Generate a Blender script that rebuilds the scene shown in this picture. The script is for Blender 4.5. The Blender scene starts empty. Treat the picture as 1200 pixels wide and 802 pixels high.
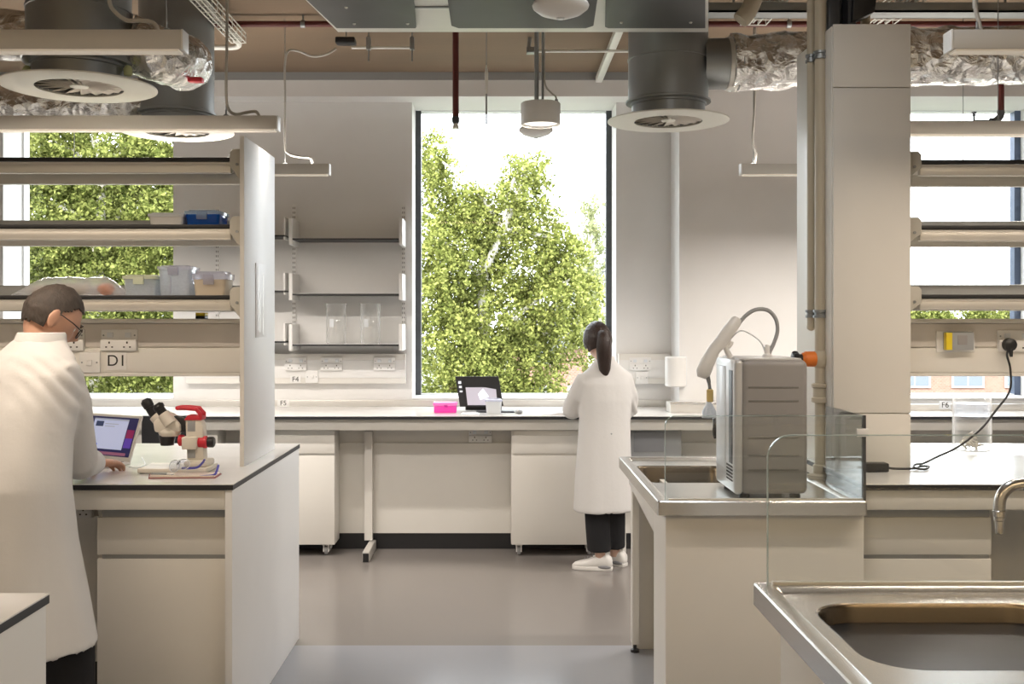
import bpy, bmesh, math, random
from mathutils import Vector, Matrix, noise as mnoise
rnd = random.Random(7)
SC = bpy.context.scene
COL = SC.collection
PI = math.pi
F = 1250.0          # focal length in pixels of the 1200 px wide frame
EYE = 1.5           # camera height


def X(px, D): return (px - 587.0) * D / F
def Z(py, D): return EYE + (376.0 - py) * D / F


# ------------------------------------------------------------------ materials
MATS = {}


def node_mat(name, col, rough=0.5, metal=0.0, var=0.03, vscale=6.0, bump=0.0, bscale=60.0, stretch=(1, 1, 1),
             coat=0.0, rvar=0.05, spec=0.5, emit=None, estr=0.0):
    m = bpy.data.materials.new(name)
    m.use_nodes = True
    nt = m.node_tree
    b = nt.nodes['Principled BSDF']
    tc = nt.nodes.new('ShaderNodeTexCoord')
    mp = nt.nodes.new('ShaderNodeMapping')
    mp.inputs['Scale'].default_value = stretch
    nt.links.new(tc.outputs['Object'], mp.inputs['Vector'])
    nz = nt.nodes.new('ShaderNodeTexNoise')
    nz.inputs['Scale'].default_value = vscale
    nz.inputs['Detail'].default_value = 4
    nt.links.new(mp.outputs['Vector'], nz.inputs['Vector'])
    mix = nt.nodes.new('ShaderNodeMix')
    mix.data_type = 'RGBA'
    c = col
    mix.inputs[6].default_value = (max(0, c[0] * (1 - var)), max(0, c[1] * (1 - var)), max(0, c[2] * (1 - var)), 1)
    mix.inputs[7].default_value = (min(1, c[0] * (1 + var)), min(1, c[1] * (1 + var)), min(1, c[2] * (1 + var)), 1)
    nt.links.new(nz.outputs['Fac'], mix.inputs['Factor'])
    nt.links.new(mix.outputs[2], b.inputs['Base Color'])
    mr = nt.nodes.new('ShaderNodeMapRange')
    mr.inputs['To Min'].default_value = max(0.02, rough - rvar)
    mr.inputs['To Max'].default_value = min(1, rough + rvar)
    nt.links.new(nz.outputs['Fac'], mr.inputs['Value'])
    nt.links.new(mr.outputs['Result'], b.inputs['Roughness'])
    b.inputs['Metallic'].default_value = metal
    b.inputs['Specular IOR Level'].default_value = spec
    if coat:
        b.inputs['Coat Weight'].default_value = coat
        b.inputs['Coat Roughness'].default_value = 0.1
    if bump:
        n2 = nt.nodes.new('ShaderNodeTexNoise')
        n2.inputs['Scale'].default_value = bscale
        n2.inputs['Detail'].default_value = 5
        nt.links.new(mp.outputs['Vector'], n2.inputs['Vector'])
        bp = nt.nodes.new('ShaderNodeBump')
        bp.inputs['Strength'].default_value = bump
        bp.inputs['Distance'].default_value = 0.01
        nt.links.new(n2.outputs['Fac'], bp.inputs['Height'])
        nt.links.new(bp.outputs['Normal'], b.inputs['Normal'])
    if emit:
        b.inputs['Emission Color'].default_value = (*emit, 1)
        b.inputs['Emission Strength'].default_value = estr
    MATS[name] = m
    return m


def clear_mat(name, tint, refl=1.0, body=0.0, bodycol=(1, 1, 1), rough=0.02, edge=0.0):
    """thin clear sheet: transparent body, fresnel gloss, optional milky share"""
    m = bpy.data.materials.new(name)
    m.use_nodes = True
    nt = m.node_tree
    nt.nodes.clear()
    out = nt.nodes.new('ShaderNodeOutputMaterial')
    tr = nt.nodes.new('ShaderNodeBsdfTransparent')
    tr.inputs['Color'].default_value = (*tint, 1)
    gl = nt.nodes.new('ShaderNodeBsdfGlossy')
    gl.inputs['Roughness'].default_value = rough
    gl.inputs['Color'].default_value = (refl, refl, refl, 1)
    geo = nt.nodes.new('ShaderNodeNewGeometry')
    dt = nt.nodes.new('ShaderNodeVectorMath')
    dt.operation = 'DOT_PRODUCT'
    nt.links.new(geo.outputs['Incoming'], dt.inputs[0])
    nt.links.new(geo.outputs['Normal'], dt.inputs[1])

    def mth(op, a, b):
        n_ = nt.nodes.new('ShaderNodeMath')
        n_.operation = op
        n_.use_clamp = False
        for i_, q in enumerate((a, b)):
            if q is None: continue
            if isinstance(q, (int, float)): n_.inputs[i_].default_value = q
            else: nt.links.new(q, n_.inputs[i_])
        return n_.outputs[0]
    co_ = mth('ABSOLUTE', dt.outputs['Value'], None)
    fres = mth('ADD', mth('MULTIPLY', mth('POWER', mth('SUBTRACT', 1.0, co_), 5.0), .72), .03)
    nz = nt.nodes.new('ShaderNodeTexNoise')
    nz.inputs['Scale'].default_value = 12
    last = tr
    if body:
        d0 = nt.nodes.new('ShaderNodeBsdfDiffuse')
        d0.inputs['Color'].default_value = (*bodycol, 1)
        d1 = nt.nodes.new('ShaderNodeBsdfTranslucent')
        d1.inputs['Color'].default_value = (*bodycol, 1)
        di = nt.nodes.new('ShaderNodeMixShader')
        di.inputs[0].default_value = .5
        nt.links.new(d0.outputs[0], di.inputs[1])
        nt.links.new(d1.outputs[0], di.inputs[2])
        mx = nt.nodes.new('ShaderNodeMixShader')
        ma = nt.nodes.new('ShaderNodeMapRange')
        ma.inputs['To Min'].default_value = body * 0.85
        ma.inputs['To Max'].default_value = min(1, body * 1.15)
        nt.links.new(nz.outputs['Fac'], ma.inputs['Value'])
        nt.links.new(mth('ADD', ma.outputs['Result'], mth('MULTIPLY', mth('POWER', mth('SUBTRACT', 1.0, co_), 2.5), edge)), mx.inputs[0])
        nt.links.new(tr.outputs[0], mx.inputs[1])
        nt.links.new(di.outputs[0], mx.inputs[2])
        last = mx
    m2 = nt.nodes.new('ShaderNodeMixShader')
    nt.links.new(fres, m2.inputs[0])
    nt.links.new(last.outputs[0], m2.inputs[1])
    nt.links.new(gl.outputs[0], m2.inputs[2])
    nt.links.new(m2.outputs[0], out.inputs[0])
    MATS[name] = m
    return m


def brushed(name, col, rough, stretch, bump=0.06):
    return node_mat(name, col, rough, 1.0, 0.01, 8, bump, 40, stretch, rvar=0.006)


W = node_mat('white_laminate', (.79, .765, .715), .38, bump=.01, bscale=300)
TOP = node_mat('white_worktop', (.83, .82, .80), .22, coat=.2)
CORE = node_mat('black_core', (.018, .018, .02), .45)
WALL = node_mat('wall_paint', (.80, .79, .775), .75, bump=.03, bscale=180)
PIER = node_mat('white_reveal_paint', (.84, .85, .87), .7, bump=.02, bscale=180)
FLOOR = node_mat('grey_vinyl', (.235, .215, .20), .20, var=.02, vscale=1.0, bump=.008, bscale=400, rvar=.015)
FLOORF = node_mat('blue_grey_floor', (.315, .325, .355), .16, var=.02, vscale=1.0, bump=.008, bscale=400, rvar=.015)
CEIL = node_mat('brown_timber_soffit', (.215, .150, .098), .8, var=.16, vscale=1.6, bump=.12, bscale=14, stretch=(.5, 2.5, 1))
GALV = node_mat('galvanised_steel', (.33, .345, .35), .46, .9, .12, 5, .04, 30)
GALVL = node_mat('bright_galvanised', (.80, .80, .75), .42, .15, .05, 9, .03, 40)
RAFTD = node_mat('dark_grey_sheet', (.060, .061, .060), .55, .2, .06, 3)
ANGLE = node_mat('grey_steel_angle', (.36, .37, .37), .55, .3, .06, 5)
STEEL = brushed('brushed_stainless', (.66, .65, .63), .27, (1, 18, 1), 0)
STEELB = brushed('shaded_stainless_bowl', (.20, .165, .125), .27, (8, 8, .6), .006)  # darker copy of the steel, with shade and warm reflections in its colour
ALU = node_mat('anodised_aluminium', (.74, .72, .68), .38, .55, .04, 20)
WPL = node_mat('white_plastic', (.82, .81, .79), .35)
CREAMP = node_mat('cream_plastic_pipe', (.55, .49, .38), .45)
GREYB = node_mat('grey_plastic', (.36, .37, .38), .45)
BLK = node_mat('black_plastic', (.015, .015, .017), .4)
DGREY = node_mat('dark_grey_metal', (.075, .08, .088), .45, .3)
REDP = node_mat('oxide_red_pipe', (.095, .014, .011), .5)
RED = node_mat('red_plastic', (.62, .03, .05), .35)
ORANGE = node_mat('orange_plastic', (.85, .22, .03), .4)
YEL = node_mat('yellow_plastic', (.85, .65, .03), .4)
PINK = node_mat('pink_plastic', (.9, .06, .45), .35)
BLUE = node_mat('blue_plastic', (.03, .22, .70), .3)
FROST = node_mat('frosted_white_plastic', (.74, .77, .80), .35)
BEIGE = node_mat('beige_plastic', (.66, .58, .47), .5)
PGREEN = node_mat('pale_green_plastic', (.70, .75, .58), .4)
MGREY = node_mat('machine_grey', (.31, .295, .285), .42)
MLINE = node_mat('machine_groove', (.22, .21, .20), .6)
COAT = node_mat('white_cotton', (.70, .69, .68), .9, var=.02, bump=.12, bscale=35)
TROU = node_mat('black_cloth', (.012, .012, .014), .9, bump=.1, bscale=90)
SKIN = node_mat('skin', (.60, .34, .235), .5, var=.08, vscale=25)
SKINF = node_mat('fair_skin', (.68, .45, .35), .5, var=.06, vscale=25)
HAIRM = node_mat('greying_brown_hair', (.060, .046, .037), .65, var=.5, vscale=60, bump=.5, bscale=90, stretch=(1, 1, .4))
HAIRW = node_mat('dark_brown_hair', (.030, .016, .012), .42, var=.4, vscale=40, bump=.35, bscale=70, stretch=(3, 3, .25))
SHOE = node_mat('white_trainer', (.82, .80, .77), .5, bump=.05, bscale=80)
SHOEG = node_mat('grey_trainer_mark', (.22, .22, .23), .6)
SOCK = node_mat('ankle_skin', (.30, .13, .11), .6)
RUB = node_mat('castor_rubber', (.34, .34, .34), .6)
INK = node_mat('black_lettering', (.02, .02, .02), .6)
HOLE = node_mat('dark_slot', (.03, .025, .022), .7)
PAPER = node_mat('white_paper', (.86, .87, .88), .8)
LAMP = node_mat('lit_diffuser', (.95, .9, .82), .5, emit=(1, .86, .68), estr=.12)
LAMPC = node_mat('lamp_lens', (.95, .92, .88), .5, emit=(1, .90, .76), estr=1.6)
CABLE = node_mat('grey_cable', (.50, .48, .44), .5)
GLASS = clear_mat('screen_glass', (.965, .975, .97))
PANE = clear_mat('window_glass', (.985, .99, .99), refl=.25)
GEDGE = clear_mat('glass_cut_edge', (.80, .86, .84), body=.45, bodycol=(.62, .70, .68))
DGLASS = clear_mat('grey_tinted_acrylic', (.60, .62, .63))
BEAK = clear_mat('beaker_glass', (.99, .992, .99), body=.03, bodycol=(.96, .97, .98), edge=.75)
BAG = clear_mat('clear_polythene', (.92, .92, .93), body=.38, bodycol=(.88, .88, .89), rough=.15)
TUB = clear_mat('clear_tub', (.90, .92, .94), body=.45, bodycol=(.86, .89, .93), rough=.1)
LID = clear_mat('milky_lid', (.9, .9, .95), body=.55, bodycol=(.74, .74, .82), rough=.1)


def foil():
    m = bpy.data.materials.new('aluminium_foil')
    m.use_nodes = True
    nt = m.node_tree
    b = nt.nodes['Principled BSDF']
    tc = nt.nodes.new('ShaderNodeTexCoord')
    vo = nt.nodes.new('ShaderNodeTexVoronoi')
    vo.inputs['Scale'].default_value = 16
    nz = nt.nodes.new('ShaderNodeTexNoise')
    nz.inputs['Scale'].default_value = 14
    nz.inputs['Detail'].default_value = 7
    nz.inputs['Distortion'].default_value = 1.2
    nt.links.new(tc.outputs['Object'], vo.inputs['Vector'])
    nt.links.new(tc.outputs['Object'], nz.inputs['Vector'])
    ad = nt.nodes.new('ShaderNodeMath')
    nt.links.new(vo.outputs['Distance'], ad.inputs[0])
    nt.links.new(nz.outputs['Fac'], ad.inputs[1])
    bp = nt.nodes.new('ShaderNodeBump')
    bp.inputs['Strength'].default_value = .75
    bp.inputs['Distance'].default_value = .03
    nt.links.new(ad.outputs[0], bp.inputs['Height'])
    nt.links.new(bp.outputs['Normal'], b.inputs['Normal'])
    b.inputs['Base Color'].default_value = (.86, .85, .83, 1)
    b.inputs['Metallic'].default_value = 1
    b.inputs['Roughness'].default_value = .24
    MATS['foil'] = m
    return m


FOIL = foil()


def leaf_mat(name, c1, c2, trans=.45):
    m = bpy.data.materials.new(name)
    m.use_nodes = True
    nt = m.node_tree
    nt.nodes.clear()
    out = nt.nodes.new('ShaderNodeOutputMaterial')
    geo = nt.nodes.new('ShaderNodeNewGeometry')
    ra = nt.nodes.new('ShaderNodeMix')
    ra.data_type = 'RGBA'
    ra.inputs[6].default_value = (*c1, 1)
    ra.inputs[7].default_value = (*c2, 1)
    nt.links.new(geo.outputs['Random Per Island'], ra.inputs['Factor'])
    d = nt.nodes.new('ShaderNodeBsdfDiffuse')
    t = nt.nodes.new('ShaderNodeBsdfTranslucent')
    nt.links.new(ra.outputs[2], d.inputs[0])
    nt.links.new(ra.outputs[2], t.inputs[0])
    mx = nt.nodes.new('ShaderNodeMixShader')
    mx.inputs[0].default_value = trans
    nt.links.new(d.outputs[0], mx.inputs[1])
    nt.links.new(t.outputs[0], mx.inputs[2])
    nt.links.new(mx.outputs[0], out.inputs[0])
    return m


LEAF1 = leaf_mat('birch_leaf', (.07, .09, .02), (.385, .405, .125))
LEAF2 = leaf_mat('broad_leaf', (.05, .068, .014), (.30, .32, .10))
LEAF3 = leaf_mat('pale_leaf', (.24, .26, .13), (.33, .35, .2))
BARK = node_mat('pale_birch_bark', (.62, .58, .50), .9, var=.35, vscale=8, bump=.3, bscale=20)


def brick():
    m = bpy.data.materials.new('red_brick')
    m.use_nodes = True
    nt = m.node_tree
    b = nt.nodes['Principled BSDF']
    tc = nt.nodes.new('ShaderNodeTexCoord')
    mp = nt.nodes.new('ShaderNodeMapping')
    mp.inputs['Rotation'].default_value = (PI / 2, 0, 0)
    br = nt.nodes.new('ShaderNodeTexBrick')
    br.inputs['Color1'].default_value = (.20, .095, .066, 1)
    br.inputs['Color2'].default_value = (.26, .13, .095, 1)
    br.inputs['Mortar'].default_value = (.24, .21, .19, 1)
    br.inputs['Scale'].default_value = 4
    nt.links.new(tc.outputs['Object'], mp.inputs[0])
    nt.links.new(mp.outputs[0], br.inputs['Vector'])
    nt.links.new(br.outputs['Color'], b.inputs['Base Color'])
    b.inputs['Roughness'].default_value = .9
    return m


BRICK = brick()
RENDERW = node_mat('pale_render', (.36, .36, .36), .9)
SLATE = node_mat('grey_slate', (.15, .145, .15), .8, var=.15, vscale=4)
GRASS = node_mat('dull_ground', (.12, .13, .09), .95, var=.3, vscale=.4)
WINB = node_mat('far_window_glass', (.10, .12, .15), .15)


# ------------------------------------------------------------------ mesh builder
ORG = {}


def bake(ob):
    dg = bpy.context.evaluated_depsgraph_get()
    me = bpy.data.meshes.new_from_object(ob.evaluated_get(dg), depsgraph=dg)
    return me


class MB:
    def __init__(s, local=False):
        s.bm = bmesh.new()
        s.local = local
        s.mats = []
        s.mi = 0

    def use(s, m):
        if m not in s.mats:
            s.mats.append(m)
        s.mi = s.mats.index(m)
        return s

    def _tag(s, faces):
        for f in faces:
            f.material_index = s.mi

    def box(s, x0, x1, y0, y1, z0, z1, b=0.0, seg=2):
        r = bmesh.ops.create_cube(s.bm, size=1)
        vs = r['verts']
        for v in vs:
            v.co = Vector(((x0 + x1) / 2 + v.co.x * (x1 - x0), (y0 + y1) / 2 + v.co.y * (y1 - y0), (z0 + z1) / 2 + v.co.z * (z1 - z0)))
        es = list({e for v in vs for e in v.link_edges})
        fs = list({f for v in vs for f in v.link_faces})
        s._tag(fs)
        if b > 0:
            bmesh.ops.bevel(s.bm, geom=es + vs, offset=b, segments=seg, affect='EDGES', profile=.5, material=-1)
        return s

    def prism(s, pts, axis, a0, a1, b=0.0):
        def mk(p, a):
            if axis == 'X': return Vector((a, p[0], p[1]))
            if axis == 'Y': return Vector((p[0], a, p[1]))
            return Vector((p[0], p[1], a))
        v0 = [s.bm.verts.new(mk(p, a0)) for p in pts]
        v1 = [s.bm.verts.new(mk(p, a1)) for p in pts]
        fs = [s.bm.faces.new(v0), s.bm.faces.new(v1[::-1])]
        n = len(pts)
        for i in range(n):
            fs.append(s.bm.faces.new((v0[i], v1[i], v1[(i + 1) % n], v0[(i + 1) % n])))
        bmesh.ops.recalc_face_normals(s.bm, faces=fs)
        s._tag(fs)
        if b > 0:
            es = list({e for f in fs for e in f.edges})
            bmesh.ops.bevel(s.bm, geom=es, offset=b, segments=2, affect='EDGES', profile=.5, material=-1)
        return s

    def loft(s, rings, cap=True, closed=True):
        vr = [[s.bm.verts.new(Vector(p)) for p in r] for r in rings]
        fs = []
        n = len(vr[0])
        for a, b in zip(vr[:-1], vr[1:]):
            for i in range(n if closed else n - 1):
                j = (i + 1) % n
                fs.append(s.bm.faces.new((a[i], a[j], b[j], b[i])))
        if cap:
            fs.append(s.bm.faces.new(vr[0][::-1]))
            fs.append(s.bm.faces.new(vr[-1]))
        bmesh.ops.recalc_face_normals(s.bm, faces=fs)
        s._tag(fs)
        return s

    def tube(s, pts, r, n=10, flat=None, cap=True):
        pts = [Vector(p) for p in pts]
        rs = r if isinstance(r, (list, tuple)) else [r] * len(pts)
        rings = []
        up = None
        for i, p in enumerate(pts):
            t = (pts[min(i + 1, len(pts) - 1)] - pts[max(i - 1, 0)]).normalized()
            if up is None:
                up = Vector((0, 0, 1)) if abs(t.z) < .9 else Vector((0, 1, 0))
            u = (up - t * up.dot(t)).normalized()
            w = t.cross(u)
            up = u
            k = flat or 1
            rings.append([p + (u * math.cos(2 * PI * j / n) * k + w * math.sin(2 * PI * j / n)) * rs[i] for j in range(n)])
        return s.loft(rings, cap)

    def curve(s, pts, r, n=8, sub=8):
        return s.tube(spline(pts, sub), r, n)

    def cyl(s, p0, p1, r, n=24):
        return s.tube([p0, p1], r, n)

    def lathe(s, prof, c, n=32, axis='Z', cap=True):
        rings = []
        for r, h in prof:
            ring = []
            for j in range(n):
                a = 2 * PI * j / n
                u, v = r * math.cos(a), r * math.sin(a)
                if axis == 'Z': p = (c[0] + u, c[1] + v, c[2] + h)
                elif axis == 'X': p = (c[0] + h, c[1] + u, c[2] + v)
                else: p = (c[0] + u, c[1] + h, c[2] + v)
                ring.append(p)
            rings.append(ring)
        return s.loft(rings, cap)

    def ball(s, c, r, n=20, M=None):
        if not isinstance(r, (tuple, list)): r = (r, r, r)
        res = bmesh.ops.create_uvsphere(s.bm, u_segments=n, v_segments=max(8, n // 2), radius=1)
        for v in res['verts']:
            q = Vector((v.co.x * r[0], v.co.y * r[1], v.co.z * r[2]))
            if M is not None: q = M @ q
            v.co = q + Vector(c)
        s._tag({f for v in res['verts'] for f in v.link_faces})
        return s

    def build(s, name, mat=None, parent=None, angle=35):
        me = bpy.data.meshes.new(name)
        if parent is not None and not s.local:
            o = ORG[parent]
        elif s.local:
            o = Vector((0, 0, 0))
        else:
            vs = [v.co for v in s.bm.verts]
            lo = [min(v[i] for v in vs) for i in range(3)]
            hi = [max(v[i] for v in vs) for i in range(3)]
            o = Vector(((lo[0] + hi[0]) / 2, (lo[1] + hi[1]) / 2, lo[2]))
        for v in s.bm.verts:
            v.co -= o
        s.bm.to_mesh(me)
        s.bm.free()
        if s.mats:
            for m in s.mats: me.materials.append(m)
        else:
            me.materials.append(mat)
        finish(me, angle)
        ob = bpy.data.objects.new(name, me)
        COL.objects.link(ob)
        if parent is not None:
            ob.parent = parent
        else:
            ob.location = o
        ORG[ob] = o.copy() if not s.local else Vector((0, 0, 0))
        return ob


def finish(me, angle=35):
    me.shade_smooth()
    try:
        me.set_sharp_from_angle(angle=math.radians(angle))
    except Exception:
        pass


def spline(pts, sub=8):
    P = [Vector(p) for p in pts]
    out = []
    for i in range(len(P) - 1):
        p0, p1, p2, p3 = P[max(i - 1, 0)], P[i], P[i + 1], P[min(i + 2, len(P) - 1)]
        for k in range(sub):
            t = k / sub
            out.append(.5 * ((2 * p1) + (p2 - p0) * t + (2 * p0 - 5 * p1 + 4 * p2 - p3) * t * t + (3 * p1 - p0 - 3 * p2 + p3) * t ** 3))
    out.append(P[-1])
    return out


def tag(o, label, cat, group=None, kind='thing'):
    o['label'] = label
    o['category'] = cat
    o['kind'] = kind
    if group: o['group'] = group
    return o


def thing(name, label, cat, loc, rotz=0, group=None):
    o = bpy.data.objects.new(name, None)
    o.empty_display_size = .1
    COL.objects.link(o)
    o.location = loc
    o.rotation_euler = (0, 0, rotz)
    ORG[o] = Vector(loc)
    return tag(o, label, cat, group)


def struct(name, label, cat, mb, mat):
    o = mb.build(name, mat)
    return tag(o, label, cat, kind='structure')


def dup(root, loc, label, rotz=None):
    r = root.copy()
    COL.objects.link(r)
    r.location = loc
    if rotz is not None: r.rotation_euler = (0, 0, rotz)
    r['label'] = label
    for ch in list(root.children):
        c = ch.copy()
        COL.objects.link(c)
        c.parent = r
        for g in list(ch.children):
            d = g.copy()
            COL.objects.link(d)
            d.parent = c
    return r


def text_mesh(name, body, size, mat, parent, loc, rot=(PI / 2, 0, 0), local=False):
    cu = bpy.data.curves.new(name, 'FONT')
    cu.body = body
    cu.size = size
    cu.extrude = .0004
    cu.align_x = 'CENTER'
    cu.align_y = 'CENTER'
    tmp = bpy.data.objects.new(name + '_tmp', cu)
    COL.objects.link(tmp)
    bpy.context.view_layer.update()
    me = bake(tmp)
    bpy.data.objects.remove(tmp)
    me.name = name
    me.materials.clear()
    me.materials.append(mat)
    o = bpy.data.objects.new(name, me)
    COL.objects.link(o)
    o.parent = parent
    o.location = Vector(loc) - (Vector((0, 0, 0)) if local else ORG[parent])
    o.rotation_euler = rot
    return o


def rrect(x0, x1, y0, y1, r, n=6):
    pts = []
    for cx, cy, a in ((x1 - r, y1 - r, 0), (x0 + r, y1 - r, 90), (x0 + r, y0 + r, 180), (x1 - r, y0 + r, 270)):
        for k in range(n + 1):
            t = math.radians(a + 90 * k / n)
            pts.append((cx + r * math.cos(t), cy + r * math.sin(t)))
    return pts

# ================================================================== SETTING
DW = 7.5      # plane of the rear wall
DG = 7.8      # plane of the window glass
SOF = 3.036   # underside of the bulkhead
ZC = 3.2      # ceiling
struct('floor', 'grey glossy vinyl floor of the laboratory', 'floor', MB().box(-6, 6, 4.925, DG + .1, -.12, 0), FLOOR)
struct('floor_front', 'bluer grey glossy floor between the islands', 'floor', MB().box(-6, 6, -4, 4.925, -.12, 0), FLOORF)  # front floor drawn lighter and bluer than the rear part
struct('ceiling', 'bare brown timber ceiling above the services', 'ceiling', MB().box(-6.2, 6.2, -4, 8.0, ZC, ZC + .2), CEIL)
w1 = (-3.5, -2.304)
w2 = (-.624, .81)
w3 = (2.70, 3.80)
SILL = .945
m = MB()
for a, b in ((-6, w1[0]), (w1[1], w2[0]), (w2[1], 1.20), (w3[1], 6)):
    m.box(a, b, DW, DG + .12, 0, SOF + .02)
for a, b in (w1, w2, w3):
    m.box(a, b, DW, DG + .12, 0, SILL)
struct('wall_back', 'white painted rear wall between the tall windows', 'wall', m, WALL)
struct('wall_back_panel', 'white wall section standing forward right of the middle window', 'wall', MB().box(1.194, w3[0], 7.14, DG + .12, 0, ZC), WALL)
struct('wall_left', 'white side wall outside the frame', 'wall', MB().box(-6.2, -6, -4, 8, 0, ZC), WALL)
struct('wall_right', 'white side wall outside the frame at the right', 'wall', MB().box(6, 6.2, -4, 8, 0, ZC), WALL)
struct('wall_front', 'white wall behind the camera', 'wall', MB().box(-6.2, 6.2, -4.2, -4, 0, ZC), WALL)
struct('trim_1', 'white bulkhead running along the head of the windows', 'bulkhead', MB().box(-6, 6, 7.3, DG + .12, SOF, 3.147), WALL)
struct('trim_2', 'grey steel angle between the bulkhead and the timber ceiling', 'trim', MB().box(-6, 6, 7.29, DG + .12, 3.147, ZC), ANGLE)


def window(n, a, b, fm, label, fw=.04):
    o = thing('window_%d' % n, label, 'window', ((a + b) / 2, DG, SILL))
    o['kind'] = 'structure'
    f = MB()
    f.box(a, a + fw, DG, DG + .07, SILL, SOF).box(b - fw, b, DG, DG + .07, SILL, SOF)
    fo = f.build('window_frame', fm, o)
    MB().box(a + fw, b - fw, DG, DG + .07, SOF - .006, SOF).box(a + fw, b - fw, DG, DG + .07, SILL, SILL + .02).build('window_rail', PIER, o)
    p = MB().box(a + fw, b - fw, DG + .03, DG + .036, SILL + .02, SOF - .012).build('window_glass', PANE, o)
    s = MB().box(a, b, DW - .01, DG, SILL, SILL + .012, .003).build('window_sill', WPL, o)


window(1, w1[0], w1[1], PIER, 'left tall window filled by the dense tree', .015)
window(2, w2[0], w2[1], DGREY, 'middle tall window with dark frame looking onto the birch')
window(3, w3[0], w3[1], node_mat('blue_grey_frame', (.10, .13, .20), .45, .3), 'right tall window with blue grey frame and white sky', .045)


# ================================================================== FURNITURE
def bench_top(root, x0, x1, y0, y1, z, endx=None):
    MB().box(x0, x1, y0, y1, z - .003, z, 0).build('worktop', TOP, root)
    MB().box(x0 + .0005, x1 - .0005, y0 + .0005, y1 - .0005, z - .021, z - .003).build('worktop_edge', CORE, root)['label'] = 'black core edge of the worktop'


def castor(root, x, y, z):
    c = MB().box(x - .022, x + .022, y - .022, y + .022, z - .008, z).box(x - .018, x - .012, y - .02, y + .016, z - .05, z - .006) \
        .box(x + .012, x + .018, y - .02, y + .016, z - .05, z - .006).build('castor', WPL, root)
    MB().lathe([(.012, -.012), (.026, -.009), (.029, 0), (.026, .009), (.012, .012)], (x, y, .030), 20, 'X').build('castor_wheel', RUB, c)


def cabinet_front(root, x0, x1, y, z0, z1, zd, gap=.016, rec=.03, hm=None):
    """drawer over door with recessed finger pulls"""
    hm = hm or ALU
    MB().box(x0 + .004, x1, y, y + .018, zd, z1 - rec, .002).build('drawer', W, root)
    MB().box(x0 + .004, x1, y, y + .018, z0, zd - gap, .002).build('door', W, root)
    MB().box(x0 + .02, x1 - .004, y + .008, y + .02, z1 - rec, z1).build('handle_recess', GREYB if hm is GREYB else hm, root)
    MB().box(x0 + .02, x1 - .004, y + .008, y + .02, zd - gap, zd).build('handle_recess', hm, root)


# --- rear bench under the windows
rb = thing('wall_bench', 'long white bench with black edge running along the rear wall under the windows', 'bench', (0, 7.0, 0))
bench_top(rb, -4.6, 1.194, 6.70, DW, .90)
MB().box(1.194, 4.6, 6.70, 7.14, .897, .90).build('worktop', TOP, rb)
MB().box(1.194, 4.6, 6.7005, 7.14, .879, .897).build('worktop_edge', CORE, rb)
MB().box(-4.6, 4.6, 6.735, 6.755, .808, .879, .002).build('front_rail', W, rb)
MB().box(-4.6, 4.6, 7.0, 7.02, .105, .879).build('back_panel', W, rb)
MB().box(-4.6, 4.6, 6.985, 7.0, .690, .698).build('panel_joint', ALU, rb)
MB().box(-4.6, 4.6, 7.01, 7.03, 0, .105).build('kick_board', CORE, rb)
MB().box(-4.6, 1.194, 7.47, 7.498, .90, .944, .002).build('upstand', ANGLE if False else ALU, rb)
MB().box(1.194, 2.7, 7.11, 7.138, .90, .944, .002).build('upstand', ALU, rb)
MB().box(2.7, 4.6, 7.11, 7.138, .90, .944, .002).build('upstand', ALU, rb)
# T-foot leg
lg = MB().box(X(428, 6.98), X(437, 6.98), 6.94, 6.985, .07, .78).build('leg', W, rb)
MB().box(X(430, 6.85), X(438, 6.85), 6.62, 6.99, .0, .065, .006).build('foot', ALU, lg)
MB().box(X(430, 6.85) + .004, X(438, 6.85) - .004, 6.612, 6.625, .002, .055).build('foot_cap', BLK, lg)


def pedestal(x0, x1, label, y0=6.78, y1=7.0):
    o = thing('mobile_pedestal', label, 'pedestal', ((x0 + x1) / 2, y0, 0), 0, 'mobile pedestals under the wall bench')
    MB().box(x0, x1, y0 + .02, y1 - .015, .073, .80, .003).build('carcass', W, o)
    cabinet_front(o, x0, x1, y0, .075, .80, .655)
    for x in (x0 + .05, x1 - .06):
        for y in (y0 + .05, y1 - .06):
            castor(o, x, y, .073)
    return o


pedestal(-1.66, X(392, 6.78), 'white pedestal on castors just right of the left island, under the wall bench')
pedestal(X(599, 6.78), X(599, 6.78) + .56, 'white pedestal on castors beside the woman, under the wall bench')
pedestal(-2.42, -1.80, 'white pedestal under the wall bench seen behind the microscope')

# equipment crate below the rear bench right of the woman
cr = thing('equipment_crate', 'grey lidded crate on a shelf under the wall bench right of the woman', 'crate', (X(772, 6.85), 6.9, .5))
MB().box(X(738, 6.85), X(798, 6.85), 6.83, 6.98, .62, .80, .006).build('crate_body', GREYB, cr)
MB().box(X(742, 6.85), X(778, 6.85), 6.822, 6.834, .66, .79, .004).build('crate_door', node_mat('crate_grey', (.28, .29, .31), .4), cr)
MB().box(X(738, 6.85) - .05, X(798, 6.85) + .05, 6.80, 7.0, .60, .62).build('crate_shelf', W, cr)
MB().box(X(738, 6.85) - .05, X(738, 6.85) - .03, 6.80, 7.0, 0, .60).build('shelf_support', W, cr)
MB().box(X(798, 6.85) + .03, X(798, 6.85) + .05, 6.80, 7.0, 0, .60).build('shelf_support', W, cr)

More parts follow.
